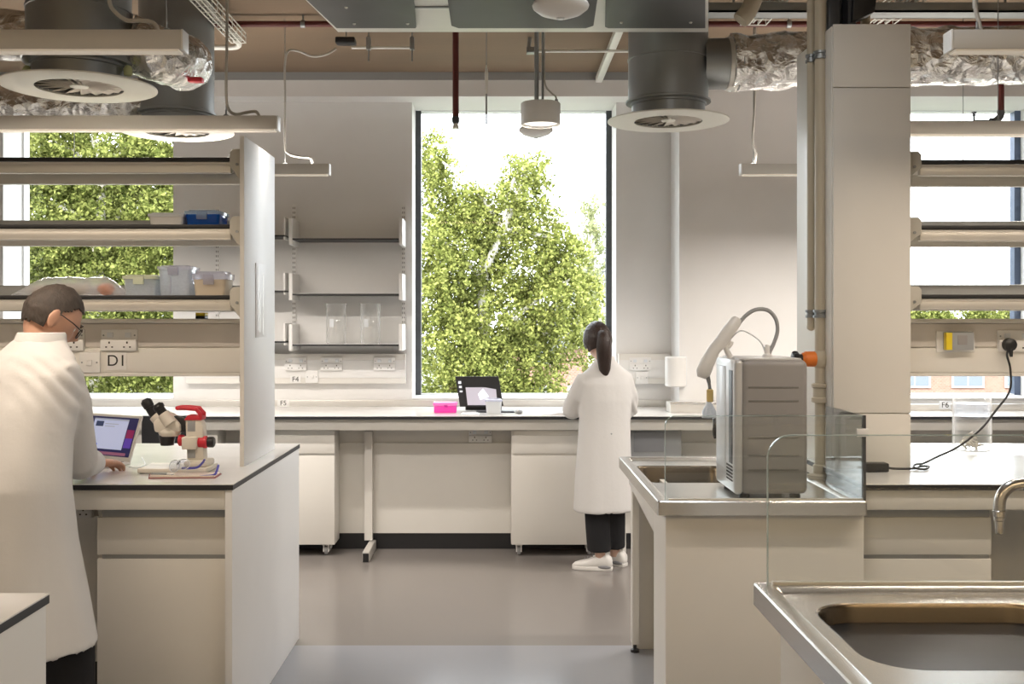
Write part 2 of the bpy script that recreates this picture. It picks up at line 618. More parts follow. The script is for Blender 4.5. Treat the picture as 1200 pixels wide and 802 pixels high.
# --- left island
IX = -.953
Y0, Y1 = 3.78, 5.04
li = thing('island_bench', 'white island bench with the laptop and microscope on it', 'bench', (-2.0, 4.4, 0))
bench_top(li, -3.4, IX + .004, Y0, Y1, .92)
MB().box(IX - .026, IX, Y0 + .004, Y1 - .004, 0, .899, .0015).build('end_panel', node_mat('white_end_panel', (.82, .82, .82), .45, bump=.01, bscale=300), li)
MB().box(-3.4, IX - .028, Y0 + .012, Y0 + .032, .826, .899, .004).build('front_rail', W, li)
MB().box(-3.4, IX - .028, 4.38, 4.40, .10, .899).build('back_panel', W, li)
MB().box(-3.4, IX - .028, 4.372, 4.38, .692, .700).build('panel_joint', ALU, li)
MB().box(-3.4, IX - .028, 4.39, 4.42, 0, .10).build('kick_board', CORE, li)
fx0, fx1 = X(113, 3.84), IX - .030
c1 = thing('base_cabinet', 'white drawer and door cabinet fitted under the left island beside the man', 'cabinet', ((fx0 + fx1) / 2, 3.84, 0))
MB().box(fx0, fx1, 3.86, 4.36, .10, .822, .002).build('carcass', W, c1)
cabinet_front(c1, fx0, fx1, 3.835, .105, .822, .658, hm=GREYB)
MB().box(fx0, fx1, 3.90, 4.34, 0, .10).build('plinth', CORE, c1)

# near bench at the lower left corner
nb = thing('near_bench', 'white bench corner in the lower left foreground', 'bench', (-2, 1.7, 0))
bench_top(nb, -3.2, -.960, .9, 2.27, .92)
MB().box(-.990, -.964, .91, 2.262, 0, .899, .002).build('end_panel', W, nb)
MB().box(-3.2, -.992, 2.20, 2.22, 0, .899).build('back_panel', W, nb)

# --- gable panel and trunking (left)
GX0, GX1 = -1.038, -1.02
GY0, GY1 = 4.24, 4.81
lg_ = thing('shelving_gable', 'tall white gable panel standing at the end of the left island', 'panel', (-1.03, 4.5, .92))
MB().box(GX0, GX1, GY0, GY1, .92, 2.235, .0015).build('gable_board', MATS['white_end_panel'], lg_)
MB().box(GX0 + .001, GX1 - .001, GY0 - .001, GY0 + .0005, .92, 2.235).build('edge_band', W, lg_)['label'] = 'cream edge band'
MB().prism([(4.44, 1.275), (4.44, 1.245), (4.47, 1.245), (4.60, 1.275)], 'X', GX0 - .05, GX0).build('bracket', BLK, lg_)
sh_ = thing('wall_notice', 'pale notice sheet with faint stripes on the white gable panel', 'notice', (GX1, 4.5, 1.5))
MB().box(GX1, GX1 + .003, 4.43, 4.62, 1.43, 1.74, .001).build('notice_sheet', MATS['white_end_panel'], sh_)
b = MB()
for k, (y, z0, z1) in enumerate(((4.47, 1.46, 1.73), (4.50, 1.45, 1.62), (4.56, 1.44, 1.70))):
    b.box(GX1 + .003, GX1 + .0036, y, y + .008, z0, z1)
b.build('faint_stripes', ALU, sh_)


def trunking(x0, x1, label, y0=4.45):
    o = thing('service_trunking', label, 'trunking', ((x0 + x1) / 2, y0, 1.27), 0, 'service trunking over the island benches')
    MB().box(x0, x1, y0 + .012, y0 + .15, 1.272, 1.49, .002).build('trunking_body', W, o)
    MB().box(x0, x1, y0, y0 + .012, 1.283, 1.385, .003).build('lower_cover', W, o)
    MB().box(x0, x1, y0 + .006, y0 + .012, 1.39, 1.487, .002).build('upper_cover', node_mat('shaded_white_plastic', (.66, .62, .575), .5) if 'shaded_white_plastic' not in MATS else MATS['shaded_white_plastic'], o)  # upper cover coloured darker than the lower one to stand in for shade
    MB().box(x0, x1, y0 - .012, y0 + .16, 1.49, 1.508, .002).build('top_cap', ALU, o)
    MB().box(x0, x1, y0 - .004, y0 + .012, 1.268, 1.282, .002).build('bottom_cap', W, o)
    return o


trunking(-3.4, GX0, 'white service trunking carrying sockets over the left island')
trunking(1.60, 3.4, 'white service trunking carrying the grey box right of the service column')


def shelf(x0, x1, z, label, cheek):
    o = thing('shelf', label, 'shelf', ((x0 + x1) / 2, 4.28, z), 0, 'aluminium edged shelves over the island benches')
    MB().box(x0, x1, 4.285, 4.65, z - .014, z - .002).build('shelf_board', W, o)
    MB().box(x0, x1, 4.275, 4.288, z - .016, z, .001).build('front_edge', CORE, o)['label'] = 'black front edge'
    f = MB()
    f.box(x0, x1, 4.28, 4.31, z - .062, z - .016, .004).box(x0, x1, 4.277, 4.28, z - .026, z - .019).box(x0, x1, 4.277, 4.28, z - .06, z - .055)
    f.build('front_rail', ALU, o)
    MB().box(x0, x1, 4.63, 4.66, z - .062, z - .014, .004).build('rear_rail', ALU, o)
    MB().box(x0, x1, 4.652, 4.66, z - .014, z + .052, .002).build('rear_lip', ANGLE, o)
    s = 1 if cheek == 'R' else -1
    xe = x1 if cheek == 'R' else x0
    k = .045 if cheek == 'R' else .078
    pts = [(xe - s * .0, z + .018), (xe + s * .012, z + .032), (xe + s * k, z + .032), (xe + s * k, z - .092), (xe + s * (k - .013), z - .08), (xe, z - .035)]
    c = MB().prism(pts, 'Y', 4.262, 4.60, .003).build('end_bracket', node_mat('bracket_grey_%s' % label[:3], (.55, .53, .48), .5) if False else BRK, o)
    MB().cyl((xe + s * .030, 4.262, z - .03), (xe + s * .030, 4.257, z - .03), .006, 10).build('screw', GALV, c)
    return o


BRK = node_mat('bracket_beige', (.58, .555, .49), .5)
LZ = (2.155, 1.886, 1.602)
for z, lab in zip(LZ, ('topmost aluminium edged shelf, empty, left of the white gable panel',
                       'second shelf down at the left, with the blue box on it',
                       'lowest left shelf above the man, holding the tubs and the bag')):
    shelf(-3.4, GX0 - .046, z, lab, 'R')
for z, lab in zip((2.145, 1.882, 1.605), ('topmost empty shelf right of the service column', 'middle empty shelf right of the service column',
                                         'lowest empty shelf right of the service column')):
    shelf(1.602 + .080, 3.4, z, lab, 'L')

# --- service column
CX0, CX1, CY0, CY1 = 1.30, 1.602, 4.17, 4.67
sc = thing('service_column', 'tall cream boxed service column on the right island', 'column', (1.45, 4.4, .92))
MB().box(CX0 + .002, CX1 - .002, CY0 + .012, CY1, .92, 2.655).build('column_body', W, sc)
for a, b in ((.92, 1.135), (1.139, 2.41), (2.414, 2.66)):
    MB().box(CX0, CX1, CY0, CY0 + .012, a, b, .0012).build('front_panel', W, sc)
# left cladding
MB().box(CX0 - .004, CX0 + .002, CY0 + .014, CY1, .92, 2.655, .001).build('side_panel', W, sc)

# --- pipes in front of the column's side
px1, px2 = 1.237, 1.255
pp = thing('waste_pipe', 'thick cream vertical pipe with orange valve beside the service column', 'pipe', (X(961, 4.28), 4.28, .868))
xa = X(961.5, 4.28)
MB().tube([(xa, 4.28, .872), (xa, 4.28, ZC - .06)], .0225, 20).build('pipe_run', CREAMP, pp)
MB().lathe([(.052, 0), (.052, .012), (.030, .018), (.030, .05), (.023, .055)], (xa, 4.28, .870), 24).build('base_flange', CREAMP, pp)
MB().lathe([(.023, 0), (.036, .004), (.036, .02), (.030, .024), (.030, .06), (.036, .064), (.036, .075), (.023, .08)], (xa, 4.28, 1.17), 24).build('coupling', CREAMP, pp)
zv = Z(421, 4.28)
MB().ball((xa, 4.28, zv), (.036, .036, .045)).build('valve_body', CREAMP, pp)
MB().lathe([(.024, -.075), (.026, -.072), (.028, -.03), (.020, -.02), (.020, 0)], (xa, 4.28, zv), 24, 'X').lathe([(.030, -.064), (.031, -.06), (.031, -.022), (.027, -.018)], (xa, 4.28, zv), 24, 'X').build('valve_collar', ORANGE, pp)
kn = MB()
kn.lathe([(.010, -.118), (.024, -.114), (.026, -.09), (.020, -.085), (.020, -.07)], (xa, 4.28, zv), 16, 'X')
for k in range(5):
    a = 2 * PI * k / 5
    kn.ball((xa - .10, 4.28 + .024 * math.cos(a), zv + .024 * math.sin(a)), (.014, .010, .010), 10)
kn.build('valve_knob', BLK, pp)
MB().ball((xa + .01, 4.28, ZC - .13), .05).build('elbow', CREAMP, pp)
MB().tube([(xa + .01, 4.28, ZC - .13), (xa + .13, 4.30, ZC - .12)], .035, 16).build('branch', CREAMP, pp)


def clip(root, x, y, z, r, wall):
    c = MB().lathe([(r, -.016), (r + .006, -.016), (r + .006, -.006), (r + .001, -.005), (r + .001, .005), (r + .006, .006), (r + .006, .016), (r, .016)], (x, y, z), 20, cap=False)
    c.box(x + r, wall, y - .006, y + .006, z - .005, z + .005).box(wall - .008, wall, y - .012, y + .012, z - .028, z + .028, .002)
    c.cyl((x + r + .015, y - .012, z - .02), (x + r + .015, y - .012, z + .02), .004, 8)
    c.build('pipe_clip', GALV, root)


for pz in (65, 368):
    clip(pp, xa, 4.28, Z(pz, 4.28), .0228, CX0 - .004)
p2 = thing('supply_pipe', 'thinner cream vertical pipe ending half way down beside the thick one', 'pipe', (X(950, 4.34), 4.34, Z(388, 4.34)))
xb = X(950.5, 4.34)
MB().tube([(xb, 4.34, Z(382, 4.34)), (xb, 4.34, ZC - .02)], .0165, 18).build('pipe_run', CREAMP, p2)
MB().lathe([(.006, -.02), (.0175, -.012), (.0175, .0)], (xb, 4.34, Z(382, 4.34)), 18).build('end_cap', CREAMP, p2)
for pz in (69, 368):
    clip(p2, xb, 4.34, Z(pz, 4.34), .0168, CX0 - .004)

# black fittings and a pipe over the column
fb = thing('valve_cluster', 'black valve brackets on top of the service column under the ceiling', 'valve', (1.42, 4.4, 2.66))
MB().box(1.32, 1.37, 4.3, 4.4, 2.66, 2.80, .006).box(1.40, 1.43, 4.3, 4.42, 2.66, 2.95).build('bracket', DGREY, fb)
MB().prism([(1.41, 2.70), (1.50, 2.74), (1.53, 2.92), (1.42, 2.90)], 'Y', 4.28, 4.36, .004).build('valve_lever', BLK, fb)
MB().tube([(1.37, 4.38, 2.66), (1.37, 4.38, 2.84), (1.40, 4.38, 2.90)], .03, 14).build('riser', GALV, fb)
MB().ball((1.345, 4.34, 2.86), .045).build('union', GALV, fb)
rp = thing('riser_pipe', 'short cream pipe rising from the top of the service column', 'pipe', (1.50, 4.5, 2.655))
MB().tube([(1.52, 4.45, 2.655), (1.52, 4.45, ZC)], .02, 16).build('pipe_run', CREAMP, rp)
MB().lathe([(.02, 0), (.027, .003), (.027, .03), (.02, .033)], (1.52, 4.45, 2.657), 16).build('socket_ring', CREAMP, rp)
cb = thing('pipe_elbow', 'cream pipe elbow under the ceiling beside the foil duct', 'pipe', (1.1, 4.9, 2.9))
MB().curve([(1.17, 4.9, ZC), (1.17, 4.9, 3.02), (1.14, 4.9, 2.93), (1.10, 4.9, 2.88)], .04, 16).build('elbow', CREAMP, cb)
MB().lathe([(.04, 0), (.05, .005), (.05, .03), (.04, .035)], (1.17, 4.9, 3.06), 18).build('socket_ring', CREAMP, cb)


# --- stainless sink units
def sink_top(root, x0, x1, y0, y1, z, bx0, bx1, by0, by1, br, depth, lip=.05):
    bm = bmesh.new()

    def ring(pts, zz): return [bm.verts.new((p[0], p[1], zz)) for p in pts]

    def link(a, b):
        n = len(a)
        for i in range(n): bm.faces.new((a[i], a[(i + 1) % n], b[(i + 1) % n], b[i]))
    R = lambda d, r: rrect(x0 + d, x1 - d, y0 + d, y1 - d, max(r, .002), 3)
    prof = [(.012, z - lip), (0, z - lip), (0, z - .004), (.003, z), (.034, z), (.040, z - .003), (.050, z - .012)]
    rings = [ring(R(d, .008 if d < .02 else .012), zz) for d, zz in prof]
    for a, b in zip(rings[:-1], rings[1:]): link(a, b)
    inner = rings[-1]
    bp = lambda d, r: rrect(bx0 + d, bx1 - d, by0 + d, by1 - d, r, 8)
    hole = ring(bp(0, br), z - .012)
    es = []
    for L in (inner, hole):
        for i in range(len(L)):
            e = bm.edges.get((L[i], L[(i + 1) % len(L)]))
            es.append(e or bm.edges.new((L[i], L[(i + 1) % len(L)])))
    bmesh.ops.triangle_fill(bm, use_beauty=True, edges=es)
    bmesh.ops.recalc_face_normals(bm, faces=bm.faces[:])
    me = bpy.data.meshes.new('sink_deck')
    o = ORG[root]
    for v in bm.verts: v.co -= o
    bm.to_mesh(me)
    bm.free()
    me.materials.append(STEEL)
    finish(me, 30)
    ob = bpy.data.objects.new('sink_deck', me)
    COL.objects.link(ob)
    ob.parent = root
    b = MB()
    zz = z - .012
    rr = []
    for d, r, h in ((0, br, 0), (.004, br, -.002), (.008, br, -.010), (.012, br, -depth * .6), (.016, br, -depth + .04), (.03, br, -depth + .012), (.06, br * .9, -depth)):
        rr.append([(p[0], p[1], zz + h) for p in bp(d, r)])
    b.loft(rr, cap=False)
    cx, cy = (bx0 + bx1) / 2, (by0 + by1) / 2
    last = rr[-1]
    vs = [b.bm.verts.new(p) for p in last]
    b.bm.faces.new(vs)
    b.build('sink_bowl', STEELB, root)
    MB().lathe([(.0, .002), (.022, .002), (.04, .004), (.042, .0)], (cx, cy, zz - depth + .0005), 24, cap=False).build('drain', GALV, root)


su = thing('sink_unit', 'stainless sink top on the right island carrying the grey machine', 'sink', (.9, 4.3, 0))
sink_top(su, .547, 1.279, 3.72, 4.95, .87, X(752, 4.4), X(752, 4.4) + .40, 4.22, 4.72, .06, .16)
MB().box(X(780, 3.76), 1.279, 3.758, 3.776, .0, .819, .002).build('front_panel', W, su)
MB().box(X(780, 3.76), X(780, 3.76) + .02, 3.777, 4.05, 0, .819).build('side_return', W, su)
MB().prism([(3.80, .818), (4.90, .818), (4.90, .75), (3.80, .66)], 'X', .588, .606, .002).build('apron', W, su)
MB().box(.592, .622, 4.80, 4.86, .04, .75, .002).build('leg', W, su)
MB().lathe([(.020, 0), (.020, .012), (.008, .016), (.008, .045)], (.607, 4.83, 0), 14).build('levelling_foot', BLK, su)
MB().box(.70, .72, 4.0, 4.88, .0, .80).build('inner_panel', W, su)
MB().box(.60, 1.27, 4.87, 4.885, .0, .80).build('rear_panel', W, su)

ri = thing('island_worktop_bench', 'white bench right of the service column with the beaker on it', 'bench', (2.3, 4.4, 0))
bench_top(ri, 1.283, 3.4, Y0, Y1, .92)
MB().box(1.283, 3.4, Y0 + .012, Y0 + .032, .826, .899, .004).build('front_rail', W, ri)
MB().box(1.283, 3.4, 4.38, 4.40, .10, .899).build('back_panel', W, ri)
MB().box(1.283, 3.4, 4.39, 4.42, 0, .10).build('kick_board', CORE, ri)
rc0, rc1 = 1.290, X(1161, 3.84)
c2 = thing('base_cabinet', 'white drawer and door cabinet under the right island behind the foreground glass', 'cabinet', ((rc0 + rc1) / 2, 3.84, 0))
MB().box(rc0, rc1, 3.86, 4.36, .10, .822, .002).build('carcass', W, c2)
cabinet_front(c2, rc0, rc1, 3.835, .105, .822, .658, hm=GREYB)
MB().box(rc0, rc1, 3.90, 4.34, 0, .10).build('plinth', CORE, c2)

fs = thing('sink_unit', 'large stainless sink with deep bowl in the right foreground', 'sink', (1.3, 1.8, 0))
sink_top(fs, .607, 2.2, .95, 2.57, .87, X(945, 2.40), 1.255, 1.955, 2.425, .11, .32, .052)
MB().box(.66, 2.2, 1.0, 2.52, 0, .79, .003).build('sink_cabinet', W, fs)
MB().box(.672, 2.19, 1.02, 2.50, .79, .816).build('shadow_gap', BLK, fs)
MB().box(.655, .66, 1.0, 2.52, .776, .792).build('top_trim', ALU, fs)


# --- glass screens
def gscreen(root, x0, x1, y, z0, z1, r, t=.008):
    pts = [(x0, z0), (x1, z0), (x1, z1)]
    pts += [(x0 + r + r * math.cos(math.radians(a)), z1 - r + r * math.sin(math.radians(a))) for a in range(90, 181, 10)]
    b = MB()
    b.prism(pts, 'Y', y, y + t)
    b.build('glass_sheet', GLASS, root, 20)
    e = MB()
    e.use(GEDGE)
    path = [(x0, z0)] + [(x0 + r + r * math.cos(math.radians(a)), z1 - r + r * math.sin(math.radians(a))) for a in range(180, 89, -10)] + [(x1, z1)]
    for p, q in zip(path[:-1], path[1:]):
        dx, dz = q[0] - p[0], q[1] - p[1]
        L = math.hypot(dx, dz)
        nx, nz = -dz / L * .0025, dx / L * .0025
        e.prism([p, q, (q[0] + nx, q[1] + nz), (p[0] + nx, p[1] + nz)], 'Y', y, y + t)
    e.build('polished_edge', GEDGE, root)
    MB().box(x0 + .01, x1, y - .003, y + t + .003, z0 - .001, z0 + .006, .001).build('channel', ALU, root)


g1 = thing('glass_screen', 'low glass splash screen in front of the grey machine', 'screen', (.93, 3.74, .87))
gscreen(g1, X(780, 3.735), 1.268, 3.735, .8705, 1.165, .035)
g2 = thing('glass_screen', 'glass splash screen along the back of the foreground sink', 'screen', (1.5, 2.545, .87))
gscreen(g2, X(900, 2.55), 2.2, 2.545, .8705, 1.225, .055)
g3 = thing('side_screen', 'grey tinted side screen with dark edge between machine and service column', 'screen', (1.272, 3.95, .92))
MB().box(1.2685, 1.2785, 3.75, 4.165, .8705, 1.167).build('tinted_sheet', DGLASS, g3)
MB().box(1.268, 1.279, 3.736, 3.750, .8705, 1.168).build('dark_edge', DGREY, g3)
MB().box(1.245, 1.2845, 3.727, 3.735, 1.094, 1.122, .002).build('screen_clip', WPL, g3)

# ================================================================== CEILING SERVICES
def light_bar(x0, x1, D, label, wires, cord):
    z = 2.35
    o = thing('linear_pendant', label, 'pendant light', ((x0 + x1) / 2, D, z - .03), 0, 'linear pendant lights')
    MB().box(x0, x1, D - .03, D + .03, z - .028, z + .03, .002).build('housing', BARM, o)
    MB().box(x0 + .01, x1 - .01, D - .024, D + .024, z - .034, z - .028).build('diffuser', LAMP, o)
    e = x1 if x1 < 0 else x0
    s = 1 if x1 < 0 else -1
    MB().box(min(e, e + s * .006), max(e, e + s * .006), D - .031, D + .031, z - .031, z + .031, .001).build('end_cap', WPL, o)
    n = 14
    st = MB()
    L = (x1 - x0) / (n * 2)
    for wx in wires:
        w = MB().tube([(wx, D, z + .03), (wx, D, ZC)], .0022, 6)
        w.lathe([(.012, 0), (.012, .006), (.004, .012), (.004, .03)], (wx, D, z + .03), 12)
        w.build('suspension_wire', GALV, o)
    if cord:
        MB().curve(cord, .0065, 8).build('cord', CABLE, o)
    la = bpy.data.lights.new('linear_pendant_light', 'AREA')
    la.shape = 'RECTANGLE'
    la.size = (x1 - x0) - .04
    la.size_y = .045
    la.energy = BARW * (x1 - x0) * (1.1 if D > 5 else 1 if D > 4 else .5)
    la.color = WARM if D < 4 else (1, .92, .84)
    la.spread = math.radians(160)
    lo = bpy.data.objects.new('linear_pendant_light', la)
    COL.objects.link(lo)
    lo.location = ((x0 + x1) / 2, D, z - .038)
    if UPW and D > 5:
        l2 = la.copy()
        l2.energy = la.energy * UPW
        lu = bpy.data.objects.new('upper_wall_fill', l2)  # upward fill added above the far bars to brighten the upper rear wall
        COL.objects.link(lu)
        lu.location = ((x0 + x1) / 2, D, z + .034)
        lu.rotation_euler = (PI, 0, 0)
        l2.spread = PI
    return o


BARM = node_mat('light_housing', (.60, .575, .535), .45, .1)
WARM = (1, .84, .68)
BARW = 17
UPW = .22
zb = 2.35


def P(px, py, D): return (X(px, D), D, Z(py, D))


light_bar(-3.3, -.966, 3.25, 'nearest linear pendant light at the upper left, across the large round diffuser', (-1.02, -2.6),
          [P(186, 38, 3.25), P(180, 27, 3.26), P(165, 24, 3.26), P(150, 24, 3.26), P(136, 15, 3.26), P(128, 0, 3.26), P(128, -40, 3.26), (X(128, 3.26), 3.26, ZC)])
light_bar(-3.3, -.963, 4.60, 'linear pendant light just above the left gable panel', (X(265, 4.6), -2.6),
          [P(304, 138, 4.6), P(300, 131, 4.6), P(288, 132, 4.6), P(276, 134, 4.6), P(267, 126, 4.6), P(265, 100, 4.6), P(266, 40, 4.6), (X(267, 4.6), 4.6, ZC)])
light_bar(-2.9, -.966, 6.0, 'farthest linear pendant light seen past the left gable panel', (X(334, 6.0), -2.4),
          [P(366, 191, 6.0), P(363, 185, 6.0), P(352, 184, 6.0), P(338, 180, 6.0), P(334, 168, 6.0), P(334, 110, 6.0), P(334, 75, 6.0), P(338, 60, 6.0),
           P(350, 60, 6.05), P(366, 66, 6.1), P(382, 64, 6.1), P(394, 57, 6.1)])
light_bar(1.366, 3.3, 3.25, 'nearest linear pendant light at the upper right corner', (X(1145, 3.25), 2.8),
          [P(1150, 40, 3.25), P(1147, 25, 3.25), P(1143, 8, 3.25), P(1142, -20, 3.25), (X(1142, 3.25), 3.25, ZC)])
light_bar(1.35, 3.3, 4.60 + .12, 'linear pendant light crossing the right window behind the service column', (2.2, 2.9), None)
light_bar(1.35, 3.0, 6.0, 'farthest linear pendant light left of the service column', (X(883, 6), 2.6),
          [P(884, 193, 6), P(886, 180, 6), P(882, 165, 6), P(884, 130, 6), P(885, 90, 6), (X(885, 6), 6, ZC)])


def diffuser(cx, cy, zd, label, R=.30, rc=.20, spigot=None, top=ZC, collar=.18, tabs=True):
    o = thing('swirl_diffuser', label, 'air diffuser', (cx, cy, zd), 0, 'round ceiling air diffusers')
    b = MB()
    b.lathe([(R, 0), (R, .005), (R - .02, .010), (collar, .012), (collar, 0), (collar - .012, -.002), (R * .62, -.003), (R - .01, -.003), (R, 0)], (cx, cy, zd), 56, cap=False)
    b.build('disc', DISC, o)
    b = MB()
    b.lathe([(collar - .013, .012), (collar - .02, .05), (.05, .06), (.0, .06)], (cx, cy, zd), 40, cap=False)
    b.build('throat', THROAT, o)
    NV = 18
    for k in range(NV):
        a = 2 * PI * k / NV
        v = MB()
        c, s_ = math.cos(a), math.sin(a)
        p = []
        for rr, w, h in ((.034, .0065, .008), (collar - .011, .0285, .009)):
            for t, hh in ((-1, h + .010), (1, h - .004)):
                p.append(v.bm.verts.new((cx + rr * c - t * w * s_, cy + rr * s_ + t * w * c, zd + hh)))
        p2_ = [v.bm.verts.new(q.co + Vector((0, 0, .002))) for q in p]
        for quad in ((p[0], p[1], p[3], p[2]), (p2_[0], p2_[2], p2_[3], p2_[1]), (p[0], p[2], p2_[2], p2_[0]), (p[1], p2_[1], p2_[3], p[3]), (p[0], p2_[0], p2_[1], p[1]), (p[2], p[3], p2_[3], p2_[2])):
            v.bm.faces.new(quad)
        bmesh.ops.recalc_face_normals(v.bm, faces=v.bm.faces[:])
        v.build('vane', VANE, o)
    MB().lathe([(.035, .002), (.038, .008), (.035, .02)], (cx, cy, zd), 20).build('hub', DISC, o)
    MB().lathe([(collar, .008), (collar, .075), (collar + .006, .078), (collar + .006, .088), (collar, .09)], (cx, cy, zd), 40, cap=False).build('neck', GALV, o)
    MB().lathe([(rc, .088), (rc + .012, .09), (rc + .012, .10), (rc, .105), (rc, .30), (rc + .004, .302), (rc + .004, .31), (rc, .312), (rc, top - zd)], (cx, cy, zd), 44).build('plenum', GALV, o)
    if tabs:
        for a in (185, 355):
            c, s_ = math.cos(math.radians(a)), math.sin(math.radians(a))
            MB().lathe([(.004, 0), (.016, .003), (.018, .03), (.010, .042)], (cx + (rc + .002) * c, cy + (rc + .002) * s_, zd + .042), 12).build('fixing_tab', LIMEP, o)
    if spigot:
        x, y, z, r = spigot
        MB().lathe([(r, 0), (r, .17), (r + .006, .175), (r + .006, .185), (r, .19), (r, x)], (cx + rc * .85, y, z), 32, 'X').build('spigot', GALV, o)
    return o


DISC = node_mat('cream_enamel', (.78, .77, .70), .45)
THROAT = node_mat('throat_grey', (.20, .19, .17), .6)
VANE = node_mat('vane_beige', (.60, .56, .50), .45)
LIMEP = node_mat('pale_lime_tab', (.62, .68, .36), .5)
diffuser(X(93, 4.28), 4.28, 2.435, 'large round swirl diffuser in the upper left corner')
diffuser(X(207, 5.70), 5.70, 2.508, 'round swirl diffuser half hidden behind the second light bar', rc=.195)
d3 = diffuser(X(783, 5.30), 5.30, 2.490, 'round swirl diffuser over the right pier beside the foil duct', rc=.197, top=ZC,
              spigot=(.30, 5.30, Z(75, 5.3), .125), tabs=False)


def foil_duct(pts, r, label, n=40):
    o = thing('foil_duct', label, 'duct', pts[0], 0, 'foil ducts')
    P_ = spline(pts, 14)
    b = MB()
    rings = []
    up = Vector((0, 0, 1))
    for i, p in enumerate(P_):
        t = (P_[min(i + 1, len(P_) - 1)] - P_[max(i - 1, 0)]).normalized()
        u = (up - t * up.dot(t))
        if u.length < .05: u = Vector((0, 1, 0)) - t * t.y
        u.normalize()
        w = t.cross(u)
        up = u
        ring = []
        for j in range(n):
            a = 2 * PI * j / n
            d = u * math.cos(a) + w * math.sin(a)
            q = p + d * r
            f = mnoise.noise(q * 9) * .10 + mnoise.noise(q * 24 + Vector((3, 1, 7))) * .06 + abs(mnoise.noise(Vector((i * .9, a * .4, 2)))) * -.05
            ring.append(p + d * r * (1 + f))
        rings.append(ring)
    b.loft(rings)
    b.build('foil_skin', FOIL, o, 180)
    return o


d = foil_duct([(1.14, 5.30, Z(74, 5.3)), (1.3, 5.30, Z(73, 5.3)), (1.55, 5.30, Z(69, 5.3)), (2.0, 5.3, Z(66, 5.3)), (2.5, 5.3, Z(66, 5.3)), (3.4, 5.3, Z(66, 5.3))], .14,
              'crumpled foil duct running right from the diffuser behind the service column')
MB().tube([(1.12, 5.30, Z(75, 5.3)), (1.17, 5.30, Z(75, 5.3))], .131, 28).build('clamp_band', ALU, d)
d = foil_duct([(-1.52, 4.33, 2.63), (-1.42, 4.38, 2.60), (-1.36, 4.50, 2.60), (-1.40, 4.72, 2.64), (-1.55, 4.86, 2.72), (-1.9, 4.92, 2.80), (-2.6, 4.95, 2.84)], .115,
              'bulging foil elbow duct right of the large diffuser')
MB().box(-1.30, -1.24, 4.42, 4.46, 2.492, 2.512, .004).build('red_tape', RED, d)
foil_duct([(-1.86, 5.70, 2.66), (-2.0, 5.70, 2.665), (-2.4, 5.7, 2.66), (-2.9, 5.7, 2.66), (-3.6, 5.7, 2.66)], .125,
          'foil duct running left behind the large diffuser')

# rectangular duct with dark insulated panels
rd = thing('ventilation_duct', 'wide galvanised duct with dark grey underside panels at the top of the frame', 'duct', (.1, 4.2, 2.85))
prof = [(-.764, 5.0), (-.826, 4.49), (-.95, 3.4), (.66, 3.4), (.873, 4.49), (.972, 5.0)]
MB().prism(prof, 'Z', 2.853, 3.12, .003).build('duct_casing', GALVL, rd)
MB().prism([(-.752, 4.88), (-.818, 4.40), (-.93, 3.45), (-.33, 3.45), (-.36, 4.40), (-.385, 4.86), (-.39, 4.88)], 'Z', 2.838, 2.853, .002).build('insulated_panel', RAFTD, rd)
MB().prism([(-.225, 4.84), (-.215, 3.45), (.30, 3.45), (.40, 4.40), (.42, 4.84), (.39, 4.88), (-.195, 4.88)], 'Z', 2.838, 2.853, .002).build('insulated_panel', RAFTD, rd)
MB().prism([(.475, 4.86), (.44, 4.49), (.40, 3.45), (.64, 3.45), (.86, 4.49), (.935, 4.88), (.49, 4.88)], 'Z', 2.838, 2.853, .002).build('insulated_panel', RAFTD, rd)
MB().box(-.385, -.225, 4.585, 4.595, 2.846, 2.853).build('joint_strip', GALV, rd)
for x, y in ((-.66, 4.8), (-.42, 4.8), (-.66, 4.55), (.54, 4.78), (.85, 4.78)):
    MB().lathe([(.008, 0), (.006, -.005), (.001, -.006)], (x, y, 2.838), 10).build('rivet', GALVL, rd)
for x in (-.6, .7):
    MB().tube([(x, 4.2, 3.12), (x, 4.2, ZC)], .006, 8).build('hanger_rod', GALV, rd)


# saucer lamps and the cylinder pendant
def saucer(x, D, z, label, r=.092):
    o = thing('saucer_sensor', label, 'ceiling sensor', (x, D, z), 0, 'white saucer shaped sensors')
    MB().lathe([(.0, -.020), (.02, -.020), (.035, -.016), (r * .75, -.004), (r * .97, .012), (r, .020), (r * .96, .028), (r * .7, .05), (r * .62, .055), (0, .056)], (x, D, z), 40).build('saucer', WPL, o)
    MB().lathe([(.0, -.024), (.012, -.0235), (.014, -.020), (.014, -.018)], (x, D, z), 16).build('lens', FROST, o)
    MB().tube([(x, D, z + .055), (x, D, 2.838 if D < 4.9 else ZC)], .008, 8).build('stem', GALV, o)
    return o


saucer(X(657, 3.44), 3.44, Z(14, 3.44), 'large white saucer sensor under the dark duct panel')
saucer(X(628, 5.68), 5.68, Z(157, 5.68), 'small white saucer sensor just below the cylinder lamp')
cx, cD = X(634, 5.0), 5.05
pl = thing('cylinder_pendant', 'white drum pendant lamp with lit lens hanging in front of the middle window', 'pendant light', (cx, cD, Z(150, cD)))
zt, zl = Z(121, cD), Z(147, cD)
MB().lathe([(.078, zl + .012), (.086, zl + .002), (.092, zl), (.094, zl + .004), (.094, zt - .004), (.090, zt), (0, zt)], (cx, cD, 0), 44, cap=False).build('drum', WPL, pl)
MB().lathe([(0, zl + .008), (.06, zl + .007), (.079, zl + .011), (.079, zl + .02), (0, zl + .02)], (cx, cD, 0), 36, cap=False).build('lamp_lens', LAMPC, pl)
for dx in (-.012, .012):
    MB().tube([(cx + dx - .002, cD, zt), (cx + dx - .002, cD, ZC)], .0055, 8).build('rod', GALV, pl)
